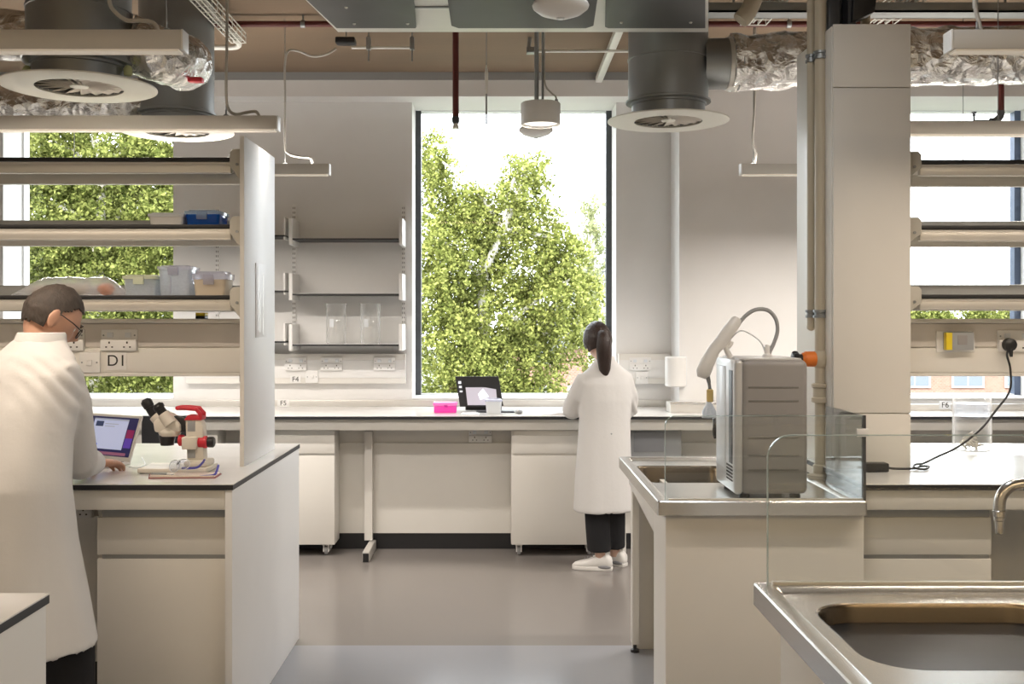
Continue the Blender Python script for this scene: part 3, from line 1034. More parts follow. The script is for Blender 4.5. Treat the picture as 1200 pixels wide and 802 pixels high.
MB().curve([(cx + .075, cD, zt - .004), (cx + .072, cD, zt + .03), (cx + .05, cD, zt + .05), (cx + .022, cD, zt + .09), (cx + .018, cD, zt + .2), (cx + .018, cD, ZC)], .004, 8).build('cord', CABLE, pl)
MB().lathe([(.008, 0), (.008, .02)], (cx + .075, cD, zt - .002), 12).build('cord_gland', GREYB, pl)

# red sprinkler pipework
sp = thing('sprinkler_pipe', 'long dark red pipe running below the timber ceiling', 'pipe', (0, 5.93, 3.15))
MB().tube([(-4, 5.93, 3.15), (4, 5.93, 3.15)], .017, 14).build('pipe_run', REDP, sp)
for x in (-2.55, -1.1, 1.6):
    MB().tube([(x, 5.93, 3.16), (x, 5.93, ZC)], .005, 8).lathe([(.017, -.012), (.022, -.012), (.022, .012), (.017, .012)], (x, 5.93, 3.15), 16, 'X').build('pipe_hanger', GALV, sp)
for px_, bot, lab in ((534, 141, 'dark red sprinkler drop pipe in front of the middle window'), (1173, 132, 'dark red sprinkler drop pipe below the foil duct at the right window')):
    x = X(px_, 5.93)
    o = thing('sprinkler_drop', lab, 'sprinkler', (x, 5.93, Z(bot, 5.93)), 0, 'sprinkler drops')
    MB().tube([(x, 5.93, 3.135), (x, 5.93, Z(bot, 5.93))], .0175, 14).build('drop_pipe', REDP, o)
    z = Z(bot, 5.93)
    if px_ < 600:
        MB().lathe([(.0175, .02), (.021, .015), (.021, -.012), (.012, -.022)], (x, 5.93, z), 16).build('socket', DGREY, o)
        MB().lathe([(.014, -.02), (.017, -.04), (.022, -.043), (.022, -.046), (.0, -.046)], (x, 5.93, z), 16).build('sprinkler_head', GALVL, o)
    else:
        MB().curve([(x, 5.93, z + .01), (x - .004, 5.93, z - .02), (x - .03, 5.93, z - .045), (x - .06, 5.93, z - .05)], .020, 14).build('elbow', DGREY, o)
        MB().lathe([(.006, 0), (.006, .03), (.014, .034), (.006, .04), (.014, .05), (.014, .053)], (x - .15, 5.93, z - .05), 12).tube([(x - .15, 5.93, z - .05), (x - .05, 5.93, z - .05)], .011, 10).build('sprinkler_head', DGREY, o)

# conduits, tray, struts
o = thing('cable_conduit', 'thin white conduit run with black connector under the ceiling at the left', 'conduit', P(440, 56, 6.3))
zc = Z(56, 6.3)
MB().tube([(X(412, 6.3), 6.3, zc), (X(484, 6.3), 6.3, zc)], .008, 10).build('tube_run', GALVL, o)
MB().box(X(394, 6.15), X(417, 6.15), 6.10, 6.18, zc - .022, zc + .014, .008).build('connector', BLK, o)
MB().tube([(X(406, 6.15), 6.14, zc + .01), (X(406, 6.15), 6.14, ZC)], .004, 8).build('hanger', GALV, o)
for px_ in (432, 483):
    x = X(px_, 6.3)
    MB().box(x - .012, x + .012, 6.28, 6.32, zc - .012, zc + .06).tube([(x, 6.3, zc - .08), (x, 6.3, ZC)], .004, 8).build('clip', GALV, o)
o = thing('cable_conduit', 'thin white conduit behind the drum pendant rods', 'conduit', P(680, 60, 6.4))
zc = Z(60, 6.4)
MB().tube([(X(620, 6.4), 6.4, zc), (X(780, 6.4), 6.4, zc)], .009, 10).build('tube_run', GALVL, o)
MB().box(X(617, 6.4), X(628, 6.4), 6.37, 6.43, zc - .015, zc + .02, .003).tube([(X(619, 6.4), 6.4, zc), (X(621, 6.4), 6.4, ZC)], .012, 10).build('junction_box', GALV, o)
o = thing('strut_channel', 'pale steel strut running back to the bulkhead left of the right diffuser', 'strut', (X(722, 6.17), 6.2, 3.13))
MB().box(.645, .69, 5.56, 7.28, 3.125, 3.165, .003).build('channel', GALVL, o)
for y in (5.7, 6.9):
    MB().tube([(.668, y, 3.16), (.668, y, ZC)], .006, 8).build('hanger', GALV, o)
o = thing('drop_wire', 'thin wire with a grey weight hanging left of the drum pendant', 'wire', P(570, 140, 6.0))
x = X(570, 6.0)
MB().tube([(x, 6, Z(146, 6)), (x, 6, ZC)], .0025, 6).build('wire', GREYB, o)
MB().tube([(x, 6, Z(110, 6)), (x, 6, Z(98, 6)), (x, 6, Z(86, 6)), (x, 6, Z(76, 6))], [.006, .010, .011, .003], 10).build('weight', GALVL, o)
MB().tube([(x, 6, Z(146, 6)), (x, 6, Z(110, 6))], .005, 8).build('sleeve', GREYB, o)


def tray(x0, x1, y0, y1, z, label):
    o = thing('cable_tray', label, 'cable tray', ((x0 + x1) / 2, y0, z), 0, 'wire cable trays')
    b = MB()
    for k in range(4):
        x = x0 + (x1 - x0) * k / 3
        b.tube([(x, y0, z), (x, y1, z)], .0035, 6)
    for zz in (z + .03, z + .055):
        for x in (x0, x1):
            b.tube([(x, y0, zz), (x, y1, zz)], .0035, 6)
    n = int((y1 - y0) / .1)
    for k in range(n + 1):
        y = y0 + (y1 - y0) * k / n
        b.tube([(x0, y, z + .055), (x0, y, z), (x1, y, z), (x1, y, z + .055)], .0035, 6)
    b.build('wire_basket', GALVL, o)
    c = MB()
    for k, dx in enumerate((.25, .5, .7)):
        x = x0 + (x1 - x0) * dx
        c.curve([(x, y0, z + .012), (x + .008, (y0 * 2 + y1) / 3, z + .014), (x - .006, (y0 + 2 * y1) / 3, z + .012), (x, y1, z + .014)], .006, 6)
    c.build('cables', CABLE, o)
    for y in (y0 + .2, y1 - .2):
        MB().tube([(x0 - .01, y, z + .05), (x0 - .01, y, ZC)], .004, 6).build('hanger', GALV, o)
    return o


tray(-1.522, -1.442, 4.62, 6.03, 3.07, 'wire cable tray running back above the left light bars')
tray(1.32, 1.46, 4.9, 5.88, 3.13, 'wire cable tray running back left of the service column top')
tray(2.02, 2.16, 4.0, 5.88, 3.13, 'wire cable tray running back right of the service column')
o = thing('cable_conduit', 'white conduit bend leading left from the end of the left cable tray', 'conduit', P(275, 50, 6.1))
MB().curve([(-1.52, 6.05, 3.10), (-1.51, 6.15, 3.10), (-1.55, 6.2, 3.09), (-1.7, 6.2, 3.09), (-2.3, 6.2, 3.09)], .016, 12).build('tube_run', GALVL, o)
for x in (-1.75, -2.2):
    MB().tube([(x, 6.2, 3.09), (x, 6.2, ZC)], .005, 8).build('hanger', GALV, o)
o = thing('steel_channel', 'grey steel channel under the ceiling at the upper right', 'beam', (2.2, 5.5, 3.08))
MB().box(1.06, 3.6, 5.44, 5.56, 3.075, 3.085).box(1.06, 3.6, 5.44, 5.448, 3.075, 3.125).box(1.06, 3.6, 5.552, 5.56, 3.075, 3.125).build('channel', ANGLE, o)
for x in (1.2, 2.6):
    MB().tube([(x, 5.5, 3.08), (x, 5.5, ZC)], .006, 8).build('hanger', GALV, o)


# ================================================================== SOCKETS AND LABELS
def socket(x, y, z, label, w=.150, h=.088, proto={}):
    if 'd' in proto:
        return dup(proto['d'], (x, y, z), label)
    o = thing('double_socket', label, 'socket', (0, 0, 0), 0, 'white double sockets')
    MB(True).box(-w / 2, w / 2, -.010, 0, 0, h, .003).build('face_plate', WPL, o)
    MB(True).box(-w / 2, w / 2, -.022, -.009, 0, h * .52, .003).build('socket_face', WPL, o)
    for cx in (-.037, .037):
        MB(True).box(cx - .012, cx + .012, -.016, -.008, h * .62, h * .86, .002).build('rocker_switch', FROST, o)
        b = MB(True).box(cx - .003, cx + .003, -.0235, -.020, h * .33, h * .43)
        b.box(cx - .016, cx - .009, -.0235, -.020, h * .14, h * .20).box(cx + .009, cx + .016, -.0235, -.020, h * .14, h * .20)
        b.build('pin_holes', HOLE, o)
        MB(True).lathe([(.0035, 0), (.0035, -.002), (.001, -.003)], (cx * 1.75, -.010, h * .72), 10, 'Y').build('screw', GALV, o)
    proto['d'] = o
    o.location = (x, y, z)
    return o


def switch(x, y, z, label, w=.086, proto={}):
    if 'd' in proto: return dup(proto['d'], (x, y, z), label)
    o = thing('single_switch', label, 'switch', (0, 0, 0), 0, 'white single switches')
    MB(True).box(-w / 2, w / 2, -.011, 0, 0, w, .003).build('face_plate', WPL, o)
    MB(True).box(-.012, .012, -.018, -.009, .030, .054, .003).build('rocker_switch', WPL, o)
    for cx in (-.031, .031):
        MB(True).lathe([(.0035, 0), (.0035, -.002), (.001, -.003)], (cx, -.011, .043), 10, 'Y').build('screw', GALV, o)
    proto['d'] = o
    o.location = (x, y, z)
    return o


yt = 4.45
socket(X(140, yt), yt + .006, Z(411, yt), 'double socket on the left trunking directly above the D1 label')
socket(X(78, yt), yt + .006, Z(411, yt), 'double socket on the left trunking partly hidden by the face of the man')
switch(X(106, yt), yt, Z(437, yt), 'single switch on the left trunking just left of the D1 label')
socket(X(1190, yt), yt + .006, Z(412, yt), 'double socket with the black plug in it at the right edge')
socket(X(88, 4.36), 4.372, Z(607, 4.36), 'double socket below the left island in the knee space by the coat')
yr = DW - .05


def rear_trunk(x0, x1, y, label):
    o = thing('wall_trunking', label, 'trunking', ((x0 + x1) / 2, y, 1.06), 0, 'white wall trunking above the wall bench')
    MB().box(x0, x1, y, y + .0499, 1.06, 1.268, .003).build('trunking_body', W, o)
    MB().box(x0, x1, y - .005, y, 1.10, 1.225, .002).build('cover', WPL, o)
    o['kind'] = 'thing'


rear_trunk(-2.2, X(476, DW), yr, 'white wall trunking under the wall shelves with three sockets')
rear_trunk(X(724, DW), 1.19, yr, 'white wall trunking with one socket beside the woman')
for px_, lab in ((347, 'leftmost double socket on the trunking below the wall shelves'), (389, 'middle double socket on the trunking below the beakers'),
                 (451, 'double socket on the wall trunking next to the middle window')):
    socket(X(px_, yr), yr - .005, Z(434, yr), lab)
switch(X(366, yr), yr - .005, Z(449, yr), 'single switch beside the F4 label on the rear wall')
socket(X(750, yr), yr - .005, Z(434, yr), 'double socket on the rear wall right of the shoulder of the woman')
switch(X(752, yr), yr - .005, Z(450, yr), 'single switch on the rear wall right of the sleeve of the woman')
socket(X(563, 7.0), 6.985, Z(518, 7.0), 'double socket on the panel under the wall bench below the tablet')


def plaque(body, x, y, z, w, h, size, label, mat=None):
    o = thing('label_plate', label, 'label', (x, y, z), 0, 'bench number labels')
    MB().box(x - w / 2, x + w / 2, y - .002, y, z, z + h, .0005).build('plate', mat or WPL, o)
    text_mesh('lettering', body, size, INK, o, (x, y - .0026, z + h * .5))
    return o


plaque('D1', X(137, yt), yt - .001, Z(434, yt), .082, .076, .066, 'white label reading D1 on the left trunking')
plaque('F4', X(346.5, yr), yr - .006, Z(449, yr), .075, .05, .050, 'small label reading F4 on the rear wall trunking')
plaque('F5', X(332, 7.465), 7.468, Z(477, 7.465), .085, .05, .048, 'small label reading F5 on the bench upstand')
plaque('F6', X(1108, 7.10), 7.108, Z(480, 7.10), .080, .055, .052, 'small label reading F6 on the upstand behind the large beaker', FROST)

# grey box on the right trunking
o = thing('control_box', 'grey box with yellow strip on the right trunking', 'control box', (X(1119, yt), yt, Z(411, yt)))
MB().box(X(1097, yt), X(1142, yt), yt - .006, yt + .006, Z(413, yt), Z(388, yt), .003).build('back_plate', WPL, o)
MB().box(X(1104, yt), X(1136, yt), yt - .045, yt - .006, Z(410, yt), Z(389, yt), .004).build('box_body', GREYB, o)
MB().box(X(1104, yt) - .001, X(1110.5, yt), yt - .047, yt - .02, Z(410, yt), Z(390, yt), .001).build('yellow_strip', YEL, o)
MB().box(X(1117, yt), X(1128, yt), yt - .047, yt - .044, Z(404, yt), Z(393, yt), .001).build('raised_pad', MGREY, o)

# plug, cable and adapter
o = thing('power_adapter', 'black power adapter lying on the right bench with cable up to the socket', 'power adapter', (X(1028, 4.1), 4.1, .92))
MB().box(X(1012, 4.1), X(1039, 4.1), 4.07, 4.12, .921, .955, .005).build('adapter_brick', BLK, o)
xq = X(1179, yt)
MB().lathe([(.026, 0), (.028, -.004), (.026, -.026), (.012, -.034)], (xq, yt - .017, Z(404, yt)), 24, 'Y').build('plug', BLK, o)
zz = .926
MB().curve([(X(1039, 4.1), 4.1, .935), (X(1050, 4.12), 4.12, .928), (X(1072, 4.14), 4.14, zz), (X(1078, 4.2), 4.20, zz), (X(1085, 4.2), 4.17, zz + .004), (X(1080, 4.15), 4.12, zz),
            (X(1070, 4.15), 4.14, zz + .004), (X(1073, 4.2), 4.2, zz + .008), (X(1084, 4.22), 4.24, zz + .006), (X(1100, 4.28), 4.30, .95), (X(1125, 4.32), 4.33, .99), (X(1150, 4.35), 4.35, 1.06),
            (X(1168, 4.36), 4.37, 1.13), (X(1183, 4.38), 4.38, 1.21), (X(1184, 4.39), 4.39, 1.30), (X(1180, 4.40), 4.40, 1.36), (xq, yt - .035, Z(408, yt))], .0045, 8, 10).build('cable', BLK, o)
MB().tube([(xq, yt - .04, Z(408, yt)), (xq, yt - .045, Z(418, yt))], [.010, .006], 10).build('strain_relief', BLK, o)

# ================================================================== WALL SHELVES ON THE REAR WALL
for px_, lab in ((345, 'slotted white shelf upright left of the beakers'), (473, 'slotted white shelf upright next to the middle window')):
    o = thing('shelf_upright', lab, 'upright', (X(px_, DW), DW, 1.28), 0, 'slotted shelf uprights')
    x = X(px_, DW)
    b = MB().box(x - .013, x + .013, DW - .014, DW, Z(404, DW), Z(240, DW), .001)
    b.build('channel', WPL, o)
    h = MB()
    z = Z(400, DW)
    while z < Z(244, DW):
        for dx in (-.006, .006):
            h.box(x + dx - .002, x + dx + .002, DW - .0148, DW - .013, z, z + .014)
        z += .032
    h.build('slots', HOLE, o)
ys = 7.23
for i, (py, lab) in enumerate(((279, 'top wall shelf between the gable and the middle window, empty'), (344, 'middle wall shelf between the gable and the middle window, empty'),
                               (403.5, 'lowest wall shelf, carrying the two glass beakers'))):
    z = Z(py, ys)
    x0, x1 = X(341, ys), X(467, ys)
    o = thing('wall_shelf', lab, 'shelf', ((x0 + x1) / 2, ys, z - .02), 0, 'white shelves on the rear wall')
    MB().box(x0, x1, ys + .002, DW - .016, z - .002, z).build('shelf_board', WPL, o)
    MB().box(x0, x1, ys, DW - .016, z - .013, z - .002).build('black_edge', CORE, o)
    for xx in (X(344, ys) - .018, X(470, ys)):
        MB().prism([(ys - .004, z - .045), (ys - .004, z + .135), (DW - .016, z + .135), (DW - .016, z - .045)], 'X', xx - .014, xx + .010, .002).build('end_plate', WPL, o)
    o = thing('wall_shelf', ('top', 'middle', 'lowest')[i] + ' short wall shelf end showing just right of the left gable panel', 'shelf', (-1.6, ys, z), 0, 'white shelves on the rear wall')
    zz = z + .022
    MB().box(-2.2, X(339, ys) - .03, ys + .002, DW - .016, zz - .002, zz).build('shelf_board', WPL, o)
    MB().box(-2.2, X(339, ys) - .03, ys, DW - .016, zz - .013, zz - .002).build('black_edge', CORE, o)
    MB().prism([(ys + .01, zz - .03), (ys + .01, zz + .12), (DW - .016, zz + .12), (DW - .016, zz - .03)], 'X', X(339, ys) - .042, X(339, ys) - .030, .001).build('end_plate', WPL, o)
o = thing('shelf_upright', 'slotted white shelf upright seen through the left shelves', 'upright', (X(255, DW), DW, 1.28), 0, 'slotted shelf uprights')
x = X(255, DW)
MB().box(x - .013, x + .013, DW - .014, DW, 1.35, 2.3, .001).build('channel', WPL, o)
h = MB()
z = 1.37
while z < 2.27:
    for dx in (-.006, .006): h.box(x + dx - .002, x + dx + .002, DW - .0148, DW - .013, z, z + .014)
    z += .032
h.build('slots', HOLE, o)


def beaker(x, y, z, r, h, label, patch=True, mat=None):
    o = thing('beaker', label, 'beaker', (x, y, z), 0, 'glass beakers')
    t = .003
    MB().lathe([(0, 0), (r * .9, 0), (r, .008), (r, h - .012), (r + .006, h), (r + .004, h + .002), (r - t, h - .012), (r - t, .010), (r * .88, .005), (0, .005)], (x, y, z), 40, cap=False).build('glass_wall', mat or BEAK, o)
    if patch: MB().box(x - r * .5, x - r * .1, y - r - .0012, y - r + .006, z + h * .42, z + h * .62).build('white_patch', FROST, o)
    return o


zsh = Z(403.5, ys)
beaker(X(394, 7.34), 7.34, zsh, .068, .275, 'left one of the two tall glass beakers on the lowest wall shelf')
beaker(X(434, 7.34), 7.34, zsh, .068, .275, 'right one of the two tall glass beakers on the lowest wall shelf')
bk = beaker(X(1139, 4.78), 4.78, .92, .082, .245, 'large glass beaker with crumpled scraps standing on the right bench', False)
MB().lathe([(0, 0), (.077, 0), (.077, .055), (0, .055)], (X(1139, 4.78), 4.78, 1.075), 30).build('milky_band', clear_mat('milky_film', (.9, .92, .95), body=.3, bodycol=(.75, .8, .88)), bk)
sc_ = MB()
for k in range(26):
    a, r_ = rnd.uniform(0, 6.28), rnd.uniform(0, .045)
    c = Vector((X(1139, 4.78) + r_ * math.cos(a), 4.78 + r_ * math.sin(a), .935 + rnd.uniform(0, .07) * (1 - r_ / .06)))
    d1 = Vector((rnd.uniform(-1, 1), rnd.uniform(-1, 1), rnd.uniform(-.6, .6))).normalized() * .022
    sc_.tube([c - d1, c + Vector((0, 0, .004)), c + d1], [.003, .006, .002], 6)
so = sc_.build('crumpled_scraps', node_mat('grey_scraps', (.50, .46, .40), .8, var=.4, vscale=40))
tag(so, 'crumpled grey scraps lying inside the large beaker', 'scraps', kind='stuff')

# ================================================================== THINGS ON SHELVES AND BENCHES
zs2, zs3 = LZ[1], LZ[2]


def tub(x0, x1, y0, y1, z, h, bodym, lidm, label, lidh=.018, taper=.006, handles=True, fill=None, cat='box', name='storage_box'):
    o = thing(name, label, cat, ((x0 + x1) / 2, (y0 + y1) / 2, z), 0, None)
    r0 = rrect(x0 + taper, x1 - taper, y0 + taper, y1 - taper, .012, 4)
    r1 = rrect(x0, x1, y0, y1, .014, 4)
    r1i = rrect(x0 + .004, x1 - .004, y0 + .004, y1 - .004, .011, 4)
    r0i = rrect(x0 + taper + .004, x1 - taper - .004, y0 + taper + .004, y1 - taper - .004, .009, 4)
    hb = h - lidh
    b = MB().loft([[(p[0], p[1], z + e) for p in r] for r, e in ((r0, 0), (r1, hb), (r1i, hb), (r0i, .004))])
    b.build('box_body', bodym, o)
    b = MB()
    for g, e in ((.006, hb), (.006, hb + lidh * .6), (.0, hb + lidh), ):
        pass
    R = lambda g: rrect(x0 - g, x1 + g, y0 - g, y1 + g, .016, 4)
    b.loft([[(p[0], p[1], z + e) for p in R(g)] for g, e in ((.005, hb + .0005), (.006, hb + lidh * .7), (-.002, hb + lidh * .72), (-.008, h))])
    b.build('lid', lidm, o)
    if handles:
        c = (x0 + x1) / 2
        MB().box(c - .022, c + .022, y0 - .014, y0 - .004, z + hb - .022, z + hb + lidh * .6, .003).build('latch', lidm, o)
    if fill:
        MB().box(x0 + .012, x1 - .012, y0 + .012, y1 - .012, z + .005, z + hb * fill[1], .003).build('contents', fill[0], o)
    return o


yb = 4.40
tub(X(174, yb), X(214, yb), yb, yb + .14, zs2, Z(249, yb) - zs2, WPL, FROST, 'low white box on the second left shelf beside the blue box', handles=False)
tub(X(217, yb), X(257, yb), yb, yb + .15, zs2, Z(246, yb) - zs2, clear_mat('blue_tint', (.25, .5, .85), body=.7, bodycol=(.02, .20, .70)), clear_mat('pale_blue_lid', (.8, .88, .95), body=.4, bodycol=(.6, .72, .85)), 'blue translucent box on the second left shelf', fill=(BLUE, .9))
tub(X(144, yb), X(182, yb), yb, yb + .14, zs3, Z(322, yb) - zs3, TUB, PGREEN, 'tub with pale green lid on the lowest left shelf beside the bag')
t_ = tub(X(185, yb), X(222, yb), yb, yb + .14, zs3, Z(311, yb) - zs3, TUB, LID, 'tall clear tub with milky lid on the lowest left shelf')
MB().box(X(185, yb) + .05, X(185, yb) + .054, yb - .003, yb + .002, zs3 + .01, zs3 + .09).build('corner_rib', LID, t_)
tub(X(226, yb), X(264, yb), yb, yb + .14, zs3, Z(318, yb) - zs3, BEIGE, LID, 'beige box with milky lavender lid nearest the bracket on the lowest left shelf', lidh=.034)

o = thing('plastic_bag', 'long clear plastic bag with an orange item inside on the lowest left shelf', 'bag', (X(75, yb), yb + .06, zs3))
rings = []
N = 26
for i in range(N + 1):
    t = i / N
    x = X(6, yb) + (X(141, yb) - X(6, yb)) * t
    w = .066 * min(1, math.sin(PI * min(1, max(.02, t))) ** .45)
    h = .078 * min(1, t * 3.2 + .08) * min(1, (1 - t) * 5 + .25)
    ring = []
    for j in range(22):
        a = 2 * PI * j / 22
        n_ = mnoise.noise(Vector((i * .55, math.cos(a) * 1.6, math.sin(a) * 1.6))) * .22
        ring.append((x, yb + .07 + math.cos(a) * w * (1 + n_), zs3 + .002 + max(0, (h / 2) * (1 + math.sin(a) * (1 + n_)))))
    rings.append(ring)
MB().loft(rings).build('bag_film', BAG, o, 70)
MB().tube([(X(30, yb), yb + .07, zs3 + .026), (X(60, yb), yb + .068, zs3 + .03), (X(95, yb), yb + .07, zs3 + .031)], [.018, .025, .022], 14).build('paper_roll', BEIGE, o)
MB().ball((X(118, yb), yb + .06, zs3 + .030), (.036, .03, .026), 18).build('orange_item', node_mat('orange_item', (.80, .28, .12), .6, var=.3, vscale=30), o)

o = thing('small_tin', 'small yellow topped tin standing on the left trunking below the lowest shelf', 'tin', (X(234, 4.5), 4.52, 1.508))
MB().box(X(229, 4.5), X(240, 4.5), 4.50, 4.55, 1.508, 1.520, .002).build('tin_body', BLK, o)
MB().box(X(229, 4.5), X(240, 4.5), 4.499, 4.551, 1.520, 1.534, .003).build('tin_top', YEL, o)


# --- laptop on the left island
def R2(v, a):
    return Vector((v[0] * math.cos(a) - v[1] * math.sin(a), v[0] * math.sin(a) + v[1] * math.cos(a), v[2]))


lp = thing('laptop', 'open silver laptop with lit screen beside the microscope', 'laptop', (-1.485 - .13, 4.27 + .075, .92), math.radians(-30))
MB(True).box(-.15, .15, -.205, .005, .002, .014, .004).build('base', ALU, lp)
kb = MB(True)
for r in range(5):
    for k in range(12):
        kb.box(-.13 + k * .0218, -.13 + k * .0218 + .018, -.10 + r * .0185, -.10 + r * .0185 + .015, .014, .0152)
kb.build('keyboard', BLK, lp)
MB(True).box(-.045, .045, -.19, -.115, .0138, .0146).build('trackpad', FROST, lp)
tl = math.radians(20)


def lidpt(x, u, n):   # u along the lid, n out of the screen
    return (x, math.sin(tl) * u - math.cos(tl) * n, .012 + math.cos(tl) * u + math.sin(tl) * n)


def slab(name, x0, x1, u0, u1, n0, n1, mat, parent):
    b = MB(True)
    v = [b.bm.verts.new(lidpt(x, u, n)) for n in (n0, n1) for x, u in ((x0, u0), (x1, u0), (x1, u1), (x0, u1))]
    for q in ((0, 1, 2, 3), (7, 6, 5, 4), (0, 4, 5, 1), (1, 5, 6, 2), (2, 6, 7, 3), (3, 7, 4, 0)):
        b.bm.faces.new([v[i] for i in q])
    bmesh.ops.recalc_face_normals(b.bm, faces=b.bm.faces[:])
    return b.build(name, mat, parent)


def glow(name, c, s=.8):
    return node_mat(name, c, .3, emit=c, estr=s * .8)


ld = slab('screen_lid', -.15, .15, 0, .19, -.003, .004, ALU, lp)
slab('display', -.138, .138, .018, .18, .004, .0046, glow('screen_dark_blue', (.012, .012, .05)), ld)
slab('window_pane', -.12, .085, .045, .172, .0046, .0050, glow('screen_pale_blue', (.30, .33, .46)), ld)
slab('picture', -.105, -.06, .138, .160, .0050, .0053, glow('screen_navy', (.02, .03, .07)), ld)
slab('title_bar', -.12, .085, .165, .172, .0050, .0053, glow('screen_grey', (.22, .24, .30)), ld)
slab('text_line', -.05, .03, .148, .152, .0050, .0053, MATS['screen_grey'], ld)
slab('text_line', -.05, .01, .138, .142, .0050, .0053, MATS['screen_grey'], ld)
slab('blue_button', -.09, -.065, .058, .066, .0050, .0053, glow('screen_blue', (.04, .10, .5)), ld)
slab('red_glow', .090, .132, .095, .130, .0046, .0050, glow('screen_red', (.14, .01, .05)), ld)
slab('violet_glow', .090, .132, .055, .095, .0046, .0050, glow('screen_violet', (.06, .03, .22)), ld)
b = slab('dock_strip', -.115, .115, .022, .034, .0046, .0050, glow('screen_dock', (.16, .06, .10)), ld)

# --- stereo microscope
DM = 4.12
ms = thing('stereo_microscope', 'white stereo microscope with red handle and black eyepieces on the left island', 'microscope', (X(210, DM), DM, .92))


def pm(px, py, dy=0): return Vector((X(px, DM), DM + dy, Z(py, DM)))


MB().box(X(169, DM), X(249, DM), DM - .085, DM + .085, .922, .940, .006).build('base_plate', MWHT if False else node_mat('microscope_white', (.80, .75, .66), .4), ms)
MWHT = MATS['microscope_white']
MB().box(X(219, DM), X(247, DM), DM - .05, DM + .06, .940, .965, .010).build('column_foot', MWHT, ms)
for dx in (174, 243):
    for dy in (-.07, .07):
        MB().lathe([(.010, -.002), (.010, .004)], (X(dx, DM), DM + dy, .922), 12).build('rubber_foot', BLK, ms)
cz0, cz1 = .963, Z(490, DM)
MB().prism([(X(221, DM), cz0), (X(241, DM), cz0), (X(240, DM), Z(500, DM)), (X(236, DM), cz1), (X(219, DM), cz1)], 'Y', DM - .025, DM + .03, .006).build('column', MWHT, ms)
MB().box(X(222, DM), X(231, DM), DM - .027, DM - .02, Z(536, DM), Z(526, DM), .001).box(X(222, DM), X(231, DM), DM - .027, DM - .02, Z(505, DM), Z(493, DM), .001).build('rack_slot', BEIGE if False else GREYB, ms)
MB().box(X(216, DM), X(234, DM), DM - .040, DM + .04, Z(526, DM), Z(511, DM), .006).build('focus_block', MWHT, ms)
for sgn in (1,):
    MB().lathe([(.022, 0), (.024, .004), (.024, .03), (.020, .034)], (X(234, DM), DM - .01, Z(518, DM)), 24, 'X').build('focus_knob', RED, ms)
    MB().lathe([(.019, .034), (.021, .038), (.021, .055), (.016, .060)], (X(234, DM), DM - .01, Z(518, DM)), 24, 'X').build('focus_knob', BLK, ms)
    MB().lathe([(.020, 0), (.022, -.004), (.022, -.018), (.018, -.022)], (X(217, DM), DM - .01, Z(516, DM)), 24, 'X').build('focus_knob', RED, ms)
hb_ = [(X(209.5, DM), Z(477, DM)), (X(231, DM), Z(478, DM)), (X(238, DM), Z(486, DM)), (X(237, DM), Z(491, DM)), (X(221, DM), Z(491, DM)), (X(217, DM), Z(485, DM))]
for a in (-.03, .018):
    MB().tube([pm(210, 478, a + .006), pm(221, 478, a + .006), pm(232, 479, a + .006), pm(237, 485, a + .006), pm(237, 489, a + .006)], .0085, 10).build('handle_rail', RED, ms)
MB().tube([pm(210, 478, -.025), pm(210, 478, .026)], .0085, 10).build('handle_bar', RED, ms)
MB().prism([(X(218, DM), Z(492, DM)), (X(239, DM), Z(492, DM)), (X(239, DM), Z(487, DM)), (X(222, DM), Z(486, DM))], 'Y', DM - .03, DM + .03, .003).build('handle_root', RED, ms)
MB().prism([(X(205, DM), Z(487, DM)), (X(220, DM), Z(492, DM)), (X(220, DM), Z(507, DM)), (X(205, DM), Z(505, DM))], 'Y', DM - .02, DM + .025, .004).build('carrier_arm', BLK, ms)
MB().lathe([(.036, Z(511, DM)), (.042, Z(508, DM)), (.042, Z(505, DM)), (.034, Z(501, DM)), (.0, Z(499, DM))], (X(199, DM), DM, 0), 28).build('head_ring', MWHT, ms)
MB().lathe([(.0, Z(522, DM)), (.025, Z(522, DM)), (.027, Z(519, DM)), (.032, Z(510, DM)), (.0, Z(509, DM))], (X(196, DM), DM, 0), 26).build('objective', BLK, ms)
hd = MB()
hd.prism([(X(184, DM), Z(506, DM)), (X(214, DM), Z(506, DM)), (X(214, DM), Z(497, DM)), (X(204, DM), Z(486, DM)), (X(196, DM), Z(483, DM)), (X(182, DM), Z(494, DM))], 'Y', DM - .034, DM + .034, .008)
hd.build('optical_head', MWHT, ms)
for dy, k, p, q, e in ((.030, 1, (186, 497), (176, 488), (168, 470)), (-.030, 1, (199, 492), (192, 484), (188, 474))):
    MB().tube([pm(p[0] + 4, p[1] + 4, dy), pm(q[0] + 2, q[1], dy)], [.026, .022], 20).build('prism_tube', MWHT, ms)
    a_, b_ = pm(q[0] + 2, q[1], dy), pm(e[0], e[1], dy - .006)
    d_ = (b_ - a_)
    ep = MB().tube([a_, a_ + d_ * .55, a_ + d_ * .56, a_ + d_ * .9, b_], [.018, .018, .021, .022, .019], 20).build('eyepiece', BLK, ms)
    MB().tube([b_, b_ + d_.normalized() * .006], [.017, .012], 20).build('eye_cup', RUBB if False else CORE, ep)

